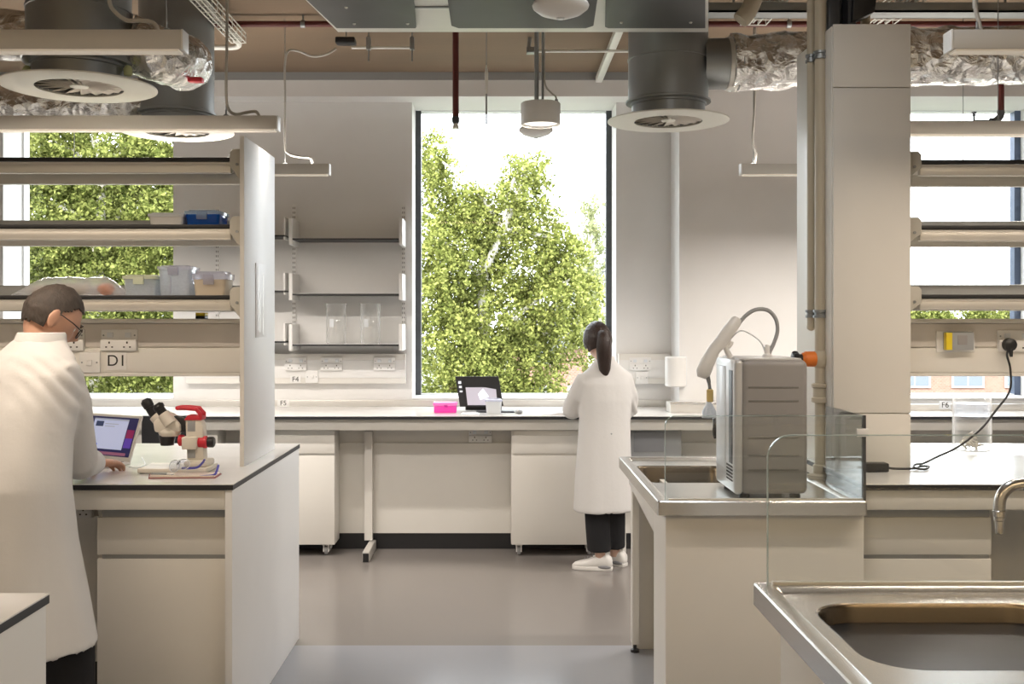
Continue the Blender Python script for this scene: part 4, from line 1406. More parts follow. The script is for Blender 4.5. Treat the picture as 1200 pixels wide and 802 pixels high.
# notebook, glasses
nb_ = thing('notebook', 'thin notebook with dark red cover under the safety glasses', 'notebook', (X(215, 3.97), 3.97, .92))
yn0, yn1 = 3.91, 4.025
MB().prism([(X(178, 3.95), yn0), (X(255, 3.95), yn0 + .012), (X(256, 3.98), yn1), (X(172, 3.98), yn1 - .02)], 'Z', .9205, .9235).build('cover', node_mat('dark_red_card', (.28, .06, .06), .6), nb_)
MB().prism([(X(179, 3.95), yn0 + .004), (X(253, 3.95), yn0 + .015), (X(254, 3.98), yn1 - .003), (X(175, 3.98), yn1 - .022)], 'Z', .9235, .929).build('pages', node_mat('cream_pages', (.80, .70, .62), .8), nb_)
gl = thing('safety_glasses', 'clear safety glasses with violet blue temples in front of the microscope', 'glasses', (X(215, 3.96), 3.96, .929))
VIO = node_mat('violet_blue_plastic', (.10, .10, .50), .35)


def pg(px, py, D): return Vector((X(px, D), D, Z(py, D)))


MB().curve([pg(202, 556, 3.95), pg(203, 559, 3.94), pg(215, 561, 3.93), pg(232, 559, 3.93), pg(250, 557, 3.94), pg(254, 552, 3.94), pg(256, 545, 3.94)], .0042, 8).build('temple', VIO, gl)
MB().curve([pg(213, 549, 4.0), pg(222, 549, 4.0), pg(231, 548, 4.0), pg(237, 543, 4.0), pg(240, 538.5, 4.0)], .0042, 8).build('temple', VIO, gl)
for (a, b_), (c, d_) in (((201, 552), (208, 541)), ((209, 549), (220, 540))):
    D1 = 3.96
    ring = []
    ctr = (pg(a, b_, D1) + pg(c, d_, D1)) / 2
    hw, hh = abs(X(c, D1) - X(a, D1)) / 2 + .008, abs(Z(b_, D1) - Z(d_, D1)) / 2 + .004
    pts = [ctr + Vector((math.cos(t) * hw, .012 * math.sin(t), math.sin(t) * hh)) for t in [2 * PI * k / 18 for k in range(18)]]
    b = MB()
    vs = [b.bm.verts.new(p) for p in pts]
    vs2 = [b.bm.verts.new(p + Vector((0, .002, 0))) for p in pts]
    b.bm.faces.new(vs)
    b.bm.faces.new(vs2[::-1])
    for k in range(18): b.bm.faces.new((vs[k], vs[(k + 1) % 18], vs2[(k + 1) % 18], vs2[k]))
    b.build('lens', clear_mat('lens_clear_%d' % a, (.93, .94, .97), body=.12, bodycol=(.8, .85, .95)), gl)
    MB().tube(pts + [pts[0]], .0016, 6).build('lens_rim', FROST, gl)
MB().tube([pg(211, 541, 3.97), pg(207, 545, 3.97)], .003, 8).build('nose_bridge', BLK, gl)
pen = thing('marker_pen', 'dark grey marker pen lying left of the safety glasses', 'pen', (X(188, 3.94), 3.94, .929))
MB().tube([pg(178, 556, 3.96), pg(196, 556, 3.95)], .006, 12).build('barrel', GREYB, pen)
MB().tube([pg(196, 556, 3.95), pg(204, 556, 3.945)], [.005, .0035], 12).build('cap', WPL, pen)
o = thing('charging_cable', 'thin pale cable from the laptop across the worktop', 'cable', (X(165, 4.2), 4.2, .92))
MB().curve([(X(155, 4.24), 4.20, .925), (X(160, 4.2), 4.19, .923), (X(166, 4.22), 4.22, .923), (X(170, 4.3), 4.3, .923), (X(166, 4.5), 4.5, .923)], .0025, 6).build('cord', FROST, o)

# --- things on the rear bench
D6 = 6.98
o = thing('pink_box', 'bright pink box on the rear bench left of the tablet', 'box', (X(522, D6), D6, .90))
MB().box(X(509, D6), X(535, D6), D6 - .05, D6 + .05, .9005, .945, .004).build('box_body', PINK, o)
MB().box(X(508, D6), X(536, D6), D6 - .053, D6 + .053, .945, .968, .005).build('lid', node_mat('light_pink_plastic', (.9, .22, .62), .35), o)
MB().box(X(521, D6), X(525, D6), D6 - .055, D6 - .05, .938, .95, .001).build('latch', node_mat('deep_pink', (.6, .02, .3), .4), o)
DT = 7.1
tb = thing('tablet_computer', 'dark tablet computer propped open on the rear bench in front of the window', 'tablet', (X(562, DT), DT, .90))
c00, c10, c11, c01 = (539, 477), (590, 476), (584, 442), (533, 442)


def tq(name, quad, off, th, mat, parent):
    b = MB()
    dys = [0, 0, .07, .07]
    f = [b.bm.verts.new(Vector((X(p[0], DT), DT + d - off, Z(p[1], DT)))) for p, d in zip(quad, dys)]
    g = [b.bm.verts.new(v.co + Vector((0, th, 0))) for v in f]
    b.bm.faces.new(f)
    b.bm.faces.new(g[::-1])
    for k in range(4): b.bm.faces.new((f[k], f[(k + 1) % 4], g[(k + 1) % 4], g[k]))
    bmesh.ops.recalc_face_normals(b.bm, faces=b.bm.faces[:])
    return b.build(name, mat, parent)


tq('tablet_body', (c00, c10, c11, c01), 0, .012, BLK, tb)
tq('display', ((548, 475), (583, 475), (580, 444.5), (544, 444.5)), .002, .001, glow('tablet_grey', (.40, .38, .43)), tb)
for k in range(3):
    yy = 447 + k * 5
    tq('icon', ((537 + k * .8, yy + 3), (540.5 + k * .8, yy + 3), (540 + k * .8, yy), (536.5 + k * .8, yy)), .003 , .001, glow('icon_white', (.6, .6, .62)), tb)
tq('drawn_shape', ((563, 469), (573, 465), (562, 451), (556, 454)), .0035, .001, glow('shape_white', (.8, .84, .88)), tb)
MB().box(X(545, DT), X(588, DT), DT + .07, DT + .08, .9005, .96).build('stand', BLK, tb)
MB().box(X(558, 6.95), X(603, 6.95), 6.95, 7.06, .9005, .910, .003).build('keyboard', BLK, tb)
tub(X(569, 6.85), X(588, 6.85), 6.84, 6.92, .9005, .098, FROST, LID, 'small square frosted box in front of the tablet', handles=False)
o = thing('computer_mouse', 'grey and black mouse lying right of the tablet on the rear bench', 'mouse', (X(608, 6.9), 6.9, .90))
MB().ball((X(608, 6.9), 6.9, .914), (.026, .045, .016), 18).build('mouse_shell', GREYB, o)
MB().ball((X(607, 6.9), 6.87, .922), (.006, .012, .010), 10).build('scroll_wheel', WPL, o)
o = thing('paper_sheets', 'white sheets lying left of the pink box edge under the tablet', 'paper', (X(552, 6.8), 6.8, .90))
MB().box(X(540, 6.8), X(562, 6.8), 6.76, 6.90, .9003, .904).build('sheet', PAPER, o)
MB().box(X(541, 6.8), X(560, 6.8), 6.765, 6.905, .904, .907).build('sheet', PAPER, o)
o = thing('open_booklet', 'open white booklet in front of the woman on the rear bench', 'booklet', (X(645, 6.85), 6.85, .90))
pts = [(X(634, 6.85), .9005), (X(646, 6.85), .908), (X(655, 6.85), .917), (X(660, 6.85), .912), (X(672, 6.85), .908), (X(672, 6.85), .9003)]
MB().prism(pts, 'Y', 6.78, 6.95).build('pages', PAPER, o)

# towel dispenser on the wall corner
o = thing('towel_dispenser', 'white drum shaped towel dispenser on the wall corner over the bench', 'dispenser', (1.16, 7.06, 1.05))
zt0, zt1 = Z(453, 7.06), Z(418, 7.06)
MB().lathe([(0, 0), (.064, 0), (.070, .006), (.070, zt1 - zt0 - .006), (.064, zt1 - zt0), (0, zt1 - zt0)], (1.155, 7.05, zt0), 32).build('drum', WPL, o)
MB().box(1.19, 1.235, 7.08, 7.139, zt0, zt1, .004).box(1.16, 1.2, 7.06, 7.1, zt0 + .05, zt1 - .05).build('wall_bracket', FROST, o)
o = thing('raised_ledge', 'low stainless ledge on the rear bench right of the woman', 'ledge', (1.3, 7.0, .90))
MB().box(1.10, 2.2, 6.93, 7.105, .9003, .965, .004).build('ledge_body', ALU, o)
MB().box(1.10, 2.2, 6.925, 6.935, .955, .969, .002).build('ledge_nosing', STEEL, o)

# stool behind the left island
st = thing('lab_stool', 'black lab stool with backrest seen behind the microscope', 'stool', (X(196, 5.75), 5.8, 0))
sx = X(196, 5.75)
bk_ = []
for zz, g in ((.80, 0), (.82, .012), (.90, .018), (.975, .012), (.992, 0)):
    w = .115 + g * .4
    bk_.append([(sx + w * math.sin(a) * (1 if True else 0), 5.70 - .05 * math.cos(a) * .6 + (0 if k < 12 else .03), zz) for k, a in enumerate([-1.4 + 2.8 * i / 11 for i in range(12)] + [1.4 - 2.8 * i / 11 for i in range(12)])])
MB().loft(bk_).build('backrest', BLK, st)
MB().box(sx - .02, sx + .02, 5.70, 5.72, .56, .85, .004).build('back_support', BLK, st)
MB().lathe([(0, .56), (.17, .56), (.185, .575), (.18, .60), (.15, .61), (0, .61)], (sx, 5.88, 0), 32).build('seat', BLK, st)
MB().tube([(sx, 5.88, .10), (sx, 5.88, .56)], .025, 16).build('column', GALV, st)
for k in range(5):
    a = 2 * PI * k / 5
    l_ = MB().tube([(sx, 5.88, .10), (sx + .26 * math.cos(a), 5.88 + .26 * math.sin(a), .065)], [.025, .016], 10).build('leg', BLK, st)
    MB().lathe([(.02, -.01), (.026, -.008), (.026, .008), (.02, .01)], (sx + .26 * math.cos(a), 5.88 + .26 * math.sin(a), .027), 14, 'X').build('castor', RUB, l_)

# --- grey dispensing machine
mc = thing('water_purifier', 'grey bench machine with side grooves standing on the stainless top', 'lab machine', (.97, 4.0, .858))
mx0, mx1, my0, my1, mz0, mz1 = X(862, 3.83), X(948, 3.83), 3.83, 4.17, .874, Z(422, 3.83)
MB().box(mx0 + .022, mx1 - .001, my0 + .0012, my1, mz0, mz1, .024, 4).build('casing', MGREY, mc)
MB().box(mx0 - .004, mx0 + .03, my0 + .003, my1 - .003, mz0 - .001, mz1 + .001, .016, 4).build('front_bezel', node_mat('silver_bezel', (.62, .62, .62), .35, .3), mc)
MB().box(mx0 + .02, mx1 - .02, my0 + .02, my1 - .01, mz1 - .004, mz1 + .005, .004).build('top_plate', MATS['silver_bezel'], mc)
for py in (454, 470, 487, 513, 534, 551):
    z = Z(py, 3.83)
    MB().box(X(877, 3.83), X(936, 3.83), my0 - .0006, my0 + .004, z - .0035, z + .0035, .001).build('groove', MLINE, mc)
for py in (546, 550, 554, 558, 562):
    z = Z(py, 3.9)
    MB().box(mx0 - .006, mx0 - .002, my0 + .03, my0 + .13, z - .003, z + .003).build('vent_slot', HOLE, mc)
MB().box(mx0 - .006, mx0 - .002, my0 + .03, my0 + .09, .98, 1.32, .002).build('display_strip', DGREY, mc)
MB().box(mx0 - .007, mx0 - .003, my0 + .15, my1 - .03, .95, 1.33, .003).build('front_cover', FROST, mc)
for x in (mx0 + .04, mx1 - .04):
    for y in (my0 + .04, my1 - .04):
        MB().lathe([(.018, 0), (.020, .004), (.018, mz0 - .858)], (x, y, .8582), 14).build('foot', BLK, mc)
DGN = 4.0
gun = thing('dispenser_gun', 'white dispensing gun with arched grey hose mounted on the grey machine', 'dispenser', (X(840, DGN), DGN, 1.40))


def gp(px, py, D=DGN): return Vector((X(px, D), D, Z(py, D)))


b = MB()
prof = [((865, 373), .014), ((863, 376), .022), ((854, 388), .025), ((845, 401), .025), ((837, 410), .023), ((829, 425), .027), ((824, 437), .028), ((822, 443), .016)]
b.tube([gp(*p) for p, _ in prof], [r for _, r in prof], 20)
b.build('gun_body', WPL, gun)
MB().curve([gp(846, 396), gp(843, 402), gp(853, 406), gp(857, 400)], .010, 12).build('trigger', WPL, gun)
MB().curve([gp(855, 394), gp(863, 383), gp(874, 370), gp(886, 363), gp(900, 364), gp(909, 374), gp(911, 388), gp(907, 402), gp(902, 413), gp(900, 424)], .0075, 12).build('hose', GREYB, gun)
MB().curve([gp(857, 396), gp(868, 388), gp(880, 392), gp(892, 402), gp(898, 418)], .0025, 8).build('thin_tube', FROST, gun)
MB().lathe([(.018, -.004), (.018, .006), (.011, .012), (.010, .04), (.006, .045)], (X(899, DGN), DGN, mz1 + .006), 18).build('hose_base', WPL, gun)
MB().tube([gp(848, 398), gp(852, 412), gp(858, 423)], [.012, .010, .012], 14).build('cradle', WPL, gun)
MB().tube([gp(829, 440), gp(831, 449)], [.009, .007], 14).build('nozzle', GALV, gun)
MB().lathe([(.007, 0), (.013, -.004), (.013, -.045), (.008, -.05)], (X(832, DGN), DGN, Z(456, DGN)), 18).build('filter', node_mat('amber_filter', (.72, .55, .22), .4), gun)
MB().lathe([(.010, 0), (.013, -.010), (.026, -.035), (.027, -.060), (.025, -.060), (.024, -.036), (.010, -.011)], (X(831, DGN), DGN, Z(471, DGN)), 24, cap=False).build('bell', TUB, gun)
MB().tube([gp(831, 449), gp(832, 457)], .006, 12).build('adapter', GALV, gun)

tp = thing('lab_tap', 'small black lab tap at the back of the right island sink', 'tap', (X(846, 4.85), 4.85, .858))
MB().tube([(X(846, 4.85), 4.85, .8582), (X(846, 4.85), 4.85, 1.06)], .012, 14).build('post', GALV, tp)
MB().curve([(X(846, 4.85), 4.85, 1.06), (X(845, 4.8), 4.80, 1.085), (X(837, 4.75), 4.72, 1.08), (X(836, 4.7), 4.66, 1.05), (X(836, 4.7), 4.66, 1.005)], [.010][0], 12).build('spout', BLK, tp)
MB().tube([(X(836, 4.7), 4.66, 1.03), (X(836, 4.7), 4.66, 1.0), (X(836, 4.7), 4.66, .985)], [.013, .010, .006], 12).build('nozzle', BLK, tp)

# foreground tap
DF = 2.32
ft = thing('swan_neck_tap', 'brushed steel swan neck tap at the right edge over the foreground sink', 'tap', (1.33, 2.32, .858))
MB().curve([(1.33, DF, .86), (1.33, DF, .98), (1.325, DF, 1.07), (1.285, DF, 1.135), Vector((X(1222, DF), DF, Z(566, DF))), (X(1200, DF), DF, Z(567, DF)), (X(1183, DF), DF, Z(571, DF)), (X(1173, DF), DF, Z(583, DF)), (X(1171, DF), DF, Z(600, DF))], .0125, 18).build('spout', STEEL, ft)
MB().lathe([(.012, 0), (.014, -.002), (.013, -.014), (.011, -.016), (.0115, -.022), (.009, -.024), (.0095, -.032), (.008, -.05), (.006, -.052)], (X(1171, DF), DF, Z(598, DF)), 20).build('nozzle', STEEL, ft)
MB().lathe([(.026, 0), (.028, .004), (.024, .018), (.013, .03)], (1.33, DF, .8582), 24).build('tap_base', STEEL, ft)

# ================================================================== PEOPLE
def head_point(x, y, z):
    """unit direction (face along +y) -> head surface in metres"""
    px, py, pz = x * .076, y * .096, z * .118
    if z < 0:
        t = -z
        px *= 1 - .30 * t ** 1.6
        if y < 0: py *= 1 - .38 * t
        else: py *= 1 - .06 * t
    ax = abs(x)
    if y > 0:
        py += .024 * math.exp(-((x / .13) ** 2 + ((z + .17) / .13) ** 2)) + .013 * math.exp(-((x / .10) ** 2 + ((z - .0) / .16) ** 2))
        py -= .012 * math.exp(-(((ax - .38) / .16) ** 2 + ((z - .02) / .10) ** 2))
        py += .006 * math.exp(-(((ax - .34) / .25) ** 2 + ((z - .20) / .07) ** 2))
        py += .005 * math.exp(-((x / .22) ** 2 + ((z + .43) / .045) ** 2)) + .005 * math.exp(-((x / .20) ** 2 + ((z + .53) / .045) ** 2))
        py -= .004 * math.exp(-((x / .25) ** 2 + ((z + .48) / .022) ** 2))
        py += .010 * math.exp(-((x / .25) ** 2 + ((z + .82) / .14) ** 2))
    return Vector((px, py, pz))


def head_grid(mb, M, nlat=44, nlon=56, keep=None, scale=1.0, off=0.0, nz=0.0):
    V = {}
    top = []
    for i in range(nlat + 1):
        th = PI * i / nlat
        for j in range(nlon):
            ph = 2 * PI * j / nlon
            d = Vector((math.sin(th) * math.cos(ph), math.sin(th) * math.sin(ph), math.cos(th)))
            if keep and not keep(d): continue
            if i in (0, nlat) and j > 0:
                V[i, j] = V[i, 0]
                continue
            p = head_point(*d) * scale + d * off
            if nz: p += d * nz * mnoise.noise(d * 9)
            V[i, j] = mb.bm.verts.new(M @ p)
    fs = []
    for i in range(nlat):
        for j in range(nlon):
            k = (j + 1) % nlon
            q = [(i, j), (i, k), (i + 1, k), (i + 1, j)]
            if any(c not in V for c in q): continue
            vs = []
            for c in q:
                if V[c] not in vs: vs.append(V[c])
            if len(vs) >= 3:
                try: fs.append(mb.bm.faces.new(vs))
                except ValueError: pass
    bmesh.ops.recalc_face_normals(mb.bm, faces=fs)
    mb._tag(fs)
    return fs


def hair_shell(name, M, keep, parent, mat, off=.010, nz=.003):
    b = MB()
    fs = head_grid(b, M, 52, 64, keep, 1.0, off, nz)
    bmesh.ops.solidify(b.bm, geom=fs, thickness=.014)
    return b.build(name, mat, parent, 80)


def hand(mb, wrist, f, n, side, curl=.35, s=1.0):
    """wrist point, finger direction f, back-of-hand normal n, side = +1/-1 where the thumb is along f x n"""
    f = Vector(f).normalized()
    n = Vector(n)
    n = (n - f * n.dot(f)).normalized()
    w = f.cross(n) * side
    R = Matrix((f, w, n)).transposed()
    wrist = Vector(wrist)
    mb.tube([wrist - f * .04, wrist, wrist + f * .02], [.026 * s, .025 * s, .026 * s], 12)
    mb.ball(wrist + f * .055 * s, (.054 * s, .041 * s, .016 * s), 18, R)
    for off, L, base in ((.030, .068, .088), (.010, .078, .094), (-.010, .073, .092), (-.029, .057, .084)):
        p = wrist + f * base * s + w * off * s
        a = 0
        pts = [p - f * .03 * s]
        pts.append(p)
        for k, seg in enumerate((.42, .32, .26)):
            a += curl * (1 + .3 * k)
            d = f * math.cos(a) - n * math.sin(a)
            p = p + d * L * seg * s
            pts.append(p)
        mb.tube(pts, [.0085 * s, .0092 * s, .0082 * s, .0074 * s, .006 * s], 10)
    p = wrist + f * .03 * s + w * .026 * s
    d1 = (f * .55 + w * .8 - n * .15).normalized()
    d2 = (f * .9 + w * .35 - n * .35).normalized()
    mb.tube([p - d1 * .02, p, p + d1 * .035 * s, p + d1 * .035 * s + d2 * .03 * s, p + d1 * .035 * s + d2 * .05 * s], [.013 * s, .0125 * s, .0105 * s, .009 * s, .006 * s], 10)


def fuse(mb, name, mat, parent, voxel, smooth_it=4, noise_fn=None, angle=180):
    """one continuous surface out of the overlapping pieces"""
    o = mb.build(name, mat, parent, 180)
    md = o.modifiers.new('fuse', 'REMESH')
    md.mode = 'VOXEL'
    md.voxel_size = voxel
    sm = o.modifiers.new('soft', 'SMOOTH')
    sm.factor = .5
    sm.iterations = smooth_it
    bpy.context.view_layer.update()
    me = bake(o)
    me.name = name
    o.modifiers.clear()
    o.data = me
    me.materials.clear()
    me.materials.append(mat)
    if noise_fn:
        for v in me.vertices:
            v.co += v.normal * noise_fn(v.co + ORG[parent])
    finish(me, angle)
    return o


def torso_rings(rows, yaw, n=36, pw=2.4):
    u = Vector((math.cos(yaw), -math.sin(yaw), 0))
    f = Vector((math.sin(yaw), math.cos(yaw), 0))
    out = []
    for cx, cy, z, a, b in rows:
        ring = []
        for k in range(n):
            t = 2 * PI * k / n
            c, s = math.cos(t), math.sin(t)
            e = 2 / pw
            ring.append(Vector((cx, cy, z)) + u * a * math.copysign(abs(c) ** e, c) + f * b * math.copysign(abs(s) ** e, s))
        out.append(ring)
    return out


def shoe(parent, ankle, d, s, matu, mark):
    d = Vector((d[0], d[1], 0)).normalized()
    w = Vector((-d.y, d.x, 0))
    secs = [(-.078, .018, .040, .02), (-.072, .030, .078, 0), (-.045, .036, .095, 0), (0, .037, .092, 0), (.04, .039, .080, 0), (.09, .044, .060, 0), (.135, .044, .050, 0), (.170, .034, .040, 0), (.186, .014, .026, .004)]
    base = Vector((ankle[0], ankle[1], 0))
    rings = []
    for t, hw, h, z0 in secs:
        ring = []
        for k in range(20):
            a = 2 * PI * k / 20
            c, s_ = math.cos(a), math.sin(a)
            e = .75
            ring.append(base + d * t * s + w * hw * s * math.copysign(abs(c) ** e, c) + Vector((0, 0, .014 + z0 + (h - .014 - z0) * (.5 + .5 * math.copysign(abs(s_) ** e, s_)))))
        rings.append(ring)
    o = MB().loft(rings).build('shoe', matu, parent, 60)
    pts = []
    for t, hw, h, z0 in secs: pts.append((t, hw + .004))
    poly = [base + d * t * s + w * h_ * s for t, h_ in pts] + [base + d * t * s - w * h_ * s for t, h_ in pts[::-1]]
    MB().prism([(p.x, p.y) for p in poly], 'Z', .0005, .022, .003).build('sole', matu, o)
    if mark:
        q = base + d * -.03 * s - w * .0395 * s * mark
        MB().ball((q.x, q.y, .024), (.04, .006, .010), 12, Matrix.Rotation(math.atan2(d.y, d.x), 3, 'Z')).build('grey_mark', SHOEG, o)
        b = MB()
        for k in range(4):
            q = base + d * (.05 + k * .018) * s + Vector((0, 0, .083 - k * .006))
            b.tube([q - w * .022 * s, q + Vector((0, 0, .004)), q + w * .022 * s], .003, 6)
        b.build('laces', SHOEG, o)
    return o


def wrinkle(seed, amp, zs=1.6, k=6.0, extra=None):
    off = Vector((seed * 3.1, seed * 1.7, seed * 2.3))

    def fn(p):
        q = Vector((p.x * k, p.y * k, p.z * zs)) + off
        v = amp * mnoise.noise(q) + amp * .5 * mnoise.noise(Vector((p.x * k * 2.2, p.y * k * 2.2, p.z * zs * 2.4)) + off)
        if extra:
            for c, r, am in extra:
                w = math.exp(-((p - Vector(c)).length / r) ** 2)
                s_ = (p.z * .8 + (p.x + p.y * .5) * .75) / .058
            v += am * w * math.sin(6.283 * s_ + 3.5 * mnoise.noise(Vector((p.x * 5, p.y * 5, p.z * 5)) + off))
        return v
    return fn


# ------------------------------------------------------------- the man
man = thing('person', 'person in a white lab coat and glasses bending over the laptop', 'person', (-1.57, 3.46, 0))
hc = Vector((X(60, 3.70), 3.70, Z(373, 3.70)))
ya, pi_ = math.radians(50), math.radians(34)
Mh = Matrix.Translation(hc) @ Matrix.Rotation(-ya, 4, 'Z') @ Matrix.Rotation(-pi_, 4, 'X')
b = MB()
head_grid(b, Mh)
for sx_ in (-1, 1):
    b.ball(Mh @ Vector((sx_ * .077, -.012, -.006)), (.010, .021, .033), 14, (Mh.to_3x3() @ Matrix.Rotation(sx_ * .25, 3, 'Z')))
    b.ball(Mh @ Vector((sx_ * .079, -.010, -.032)), (.008, .012, .010), 10, Mh.to_3x3())
nk = Vector((-1.574, 3.655, 1.40))
b.tube([nk + Vector((0, -.03, -.06)), nk, Mh @ Vector((0, -.018, -.05)), Mh @ Vector((0, .0, -.01))], [.062, .054, .050, .046], 20)
mrows = [(-1.59, 3.45, .80, .15, .10), (-1.59, 3.46, .95, .15, .10), (-1.59, 3.53, 1.12, .14, .09), (-1.585, 3.58, 1.25, .15, .085), (-1.583, 3.61, 1.35, .13, .07), (-1.583, 3.63, 1.41, .06, .05)]
b.loft(torso_rings(mrows, math.radians(35)))
ra = [Vector((-1.46, 3.54, 1.33)), Vector((-1.472, 3.62, 1.17)), Vector((-1.485, 3.71, 1.005)), Vector((-1.50, 3.85, .985)), Vector((-1.515, 3.975, .968))]
la_ = [Vector((-1.72, 3.70, 1.33)), Vector((-1.77, 3.80, 1.18)), Vector((-1.80, 3.88, 1.03)), Vector((-1.76, 3.98, .99)), Vector((-1.72, 4.07, .965))]
b.tube([mrows and Vector((-1.56, 3.58, 1.33))] + ra, [.05, .052, .046, .042, .038, .028], 16)
b.tube([Vector((-1.62, 3.64, 1.33))] + la_, [.05, .052, .046, .042, .038, .028], 16)
b.tube([Vector((-1.50, 3.46, .90)), Vector((-1.415, 3.48, .48)), Vector((-1.40, 3.44, .085))], [.085, .058, .042], 16)
b.tube([Vector((-1.68, 3.47, .90)), Vector((-1.67, 3.50, .48)), Vector((-1.67, 3.46, .085))], [.085, .058, .042], 16)
hand(b, ra[-1], (.32, .9, -.10), (-.1, .15, 1), -1, .22)
hand(b, la_[-1], (.30, .9, -.08), (.1, .1, 1), 1, .22)
fuse(b, 'body', SKIN, man, .0042, 2)
fuse(MB().tube([Vector((-1.53, 3.46, .96)), Vector((-1.50, 3.46, .86)), Vector((-1.408, 3.48, .48)), Vector((-1.395, 3.47, .30)), Vector((-1.395, 3.44, .075))], [.10, .105, .082, .074, .068], 20)
     .tube([Vector((-1.65, 3.47, .96)), Vector((-1.68, 3.47, .86)), Vector((-1.67, 3.50, .48)), Vector((-1.67, 3.46, .075))], [.10, .105, .082, .068], 20)
     .tube([Vector((-1.66, 3.465, .93)), Vector((-1.52, 3.465, .93))], .12, 16), 'trousers', TROU, man, .012, 3, wrinkle(2, .006))
# coat
yb_ = math.radians(35)
rows = [(-1.578, 3.455, .50, .24, .165), (-1.578, 3.455, .455, .285, .205), (-1.578, 3.455, .462, .297, .215), (-1.58, 3.455, .62, .268, .195), (-1.585, 3.455, .80, .23, .172), (-1.59, 3.465, .97, .212, .155),
        (-1.593, 3.51, 1.10, .205, .142), (-1.592, 3.56, 1.22, .21, .135), (-1.588, 3.60, 1.32, .205, .118), (-1.585, 3.625, 1.38, .165, .098), (-1.583, 3.645, 1.42, .105, .080), (-1.580, 3.66, 1.44, .076, .072), (-1.578, 3.665, 1.448, .068, .066)]
cb_ = MB()
cb_.loft(torso_rings(rows, yb_))
cb_.tube([Vector((-1.53, 3.575, 1.325)), Vector((-1.475, 3.545, 1.315)), Vector((-1.462, 3.58, 1.22)), Vector((-1.468, 3.66, 1.09)), Vector((-1.475, 3.715, 1.02)), Vector((-1.485, 3.76, 1.0)), Vector((-1.50, 3.86, .988)), Vector((-1.514, 3.965, .972))],
         [.085, .082, .080, .078, .074, .070, .060, .050], 22)
cb_.tube([Vector((-1.64, 3.64, 1.325)), Vector((-1.715, 3.70, 1.315)), Vector((-1.76, 3.79, 1.18)), Vector((-1.80, 3.88, 1.04)), Vector((-1.76, 3.98, 1.0)), Vector((-1.72, 4.06, .972))],
         [.085, .080, .077, .072, .060, .050], 22)
fuse(cb_, 'lab_coat', COAT, man, .0095, 5,
     wrinkle(1, .010, 1.3, 5.5, [((-1.55, 3.45, 1.15), .17, .008), ((-1.45, 3.66, 1.05), .14, .009), ((-1.45, 3.50, 1.28), .10, .006)]))
cl = MB()
cl.loft(torso_rings([(-1.580, 3.655, 1.42, .086, .082), (-1.578, 3.665, 1.455, .077, .075), (-1.577, 3.667, 1.46, .074, .072), (-1.577, 3.667, 1.455, .070, .068), (-1.580, 3.655, 1.42, .074, .072)], yb_), cap=False)
cl.build('collar', COAT, man, 180)
hair_shell('hair', Mh, lambda d: (d.z > .52 if d.y > .45 else (d.z > .52 - (.45 - d.y) * .95 and (abs(d.x) < .96 or d.z > .10)) if d.y > -.25 else d.z > -.47 + .10 * mnoise.noise(d * 14)), man, HAIRM, .007, .004)
g = MB()
for sx_ in (-1, 1):
    pts = [Mh @ Vector((sx_ * (.034 + .026 * math.cos(t)), .100 + .004 * math.cos(t) * -1, .0 + .018 * math.sin(t))) for t in [2 * PI * k / 20 for k in range(21)]]
    g.tube(pts, .0020, 6)
    g.tube([Mh @ Vector((sx_ * .060, .098, .008)), Mh @ Vector((sx_ * .080, .050, .012)), Mh @ Vector((sx_ * .082, .0, .014)), Mh @ Vector((sx_ * .078, -.012, -.0))], .0020, 6)
g.tube([Mh @ Vector((-.010, .106, .004)), Mh @ Vector((.010, .106, .004))], .0018, 6)
g.build('spectacles', BLK, man)
for sx_ in (-1, 1):
    MB().ball(Mh @ Vector((sx_ * .030, .071, .003)), .012, 14).build('eye', WPL, man)
    MB().tube([Mh @ Vector((sx_ * .014, .098, .026)), Mh @ Vector((sx_ * .032, .096, .030)), Mh @ Vector((sx_ * .050, .086, .026))], .0035, 8).build('eyebrow', HAIRM, man)
shoe(man, (-1.395, 3.45), (.35, .94), 1.1, BLK, 0)
shoe(man, (-1.67, 3.47), (.25, .97), 1.1, BLK, 0)

# ------------------------------------------------------------- the woman
wo = thing('person', 'person with a dark ponytail in a white lab coat standing at the rear bench', 'person', (.62, 6.44, 0))
hc = Vector((X(701, 6.42), 6.45, Z(400, 6.42)))
ya, pi_ = math.radians(-24), math.radians(22)
Mw = Matrix.Translation(hc) @ Matrix.Rotation(-ya, 4, 'Z') @ Matrix.Rotation(-pi_, 4, 'X') @ Matrix.Scale(.95, 4)
b = MB()
head_grid(b, Mw)
for sx_ in (-1, 1):
    b.ball(Mw @ Vector((sx_ * .075, -.010, -.006)), (.009, .018, .028), 14, Mw.to_3x3())
nk = Vector((.628, 6.43, 1.235))
b.tube([nk + Vector((0, 0, -.06)), nk, Mw @ Vector((0, -.03, -.06)), Mw @ Vector((0, -.01, -.02))], [.06, .050, .047, .044], 18)
yw = math.radians(-18)
wr = [(.62, 6.44, .70, .12, .08), (.62, 6.44, .85, .115, .08), (.622, 6.44, 1.0, .11, .075), (.625, 6.44, 1.1, .115, .07), (.627, 6.44, 1.17, .10, .06), (.628, 6.435, 1.21, .05, .045)]
b.loft(torso_rings(wr, yw))
ral = [Vector((.498, 6.40, 1.155)), Vector((.465, 6.44, 1.04)), Vector((.435, 6.52, .945)), Vector((.438, 6.62, .95)), Vector((.445, 6.72, .945))]
rar = [Vector((.748, 6.47, 1.155)), Vector((.775, 6.50, 1.04)), Vector((.785, 6.57, .945)), Vector((.755, 6.67, .95)), Vector((.72, 6.76, .945))]
b.tube([Vector((.57, 6.42, 1.15))] + ral, [.038, .040, .036, .033, .030, .022], 14)
b.tube([Vector((.68, 6.45, 1.15))] + rar, [.038, .040, .036, .033, .030, .022], 14)
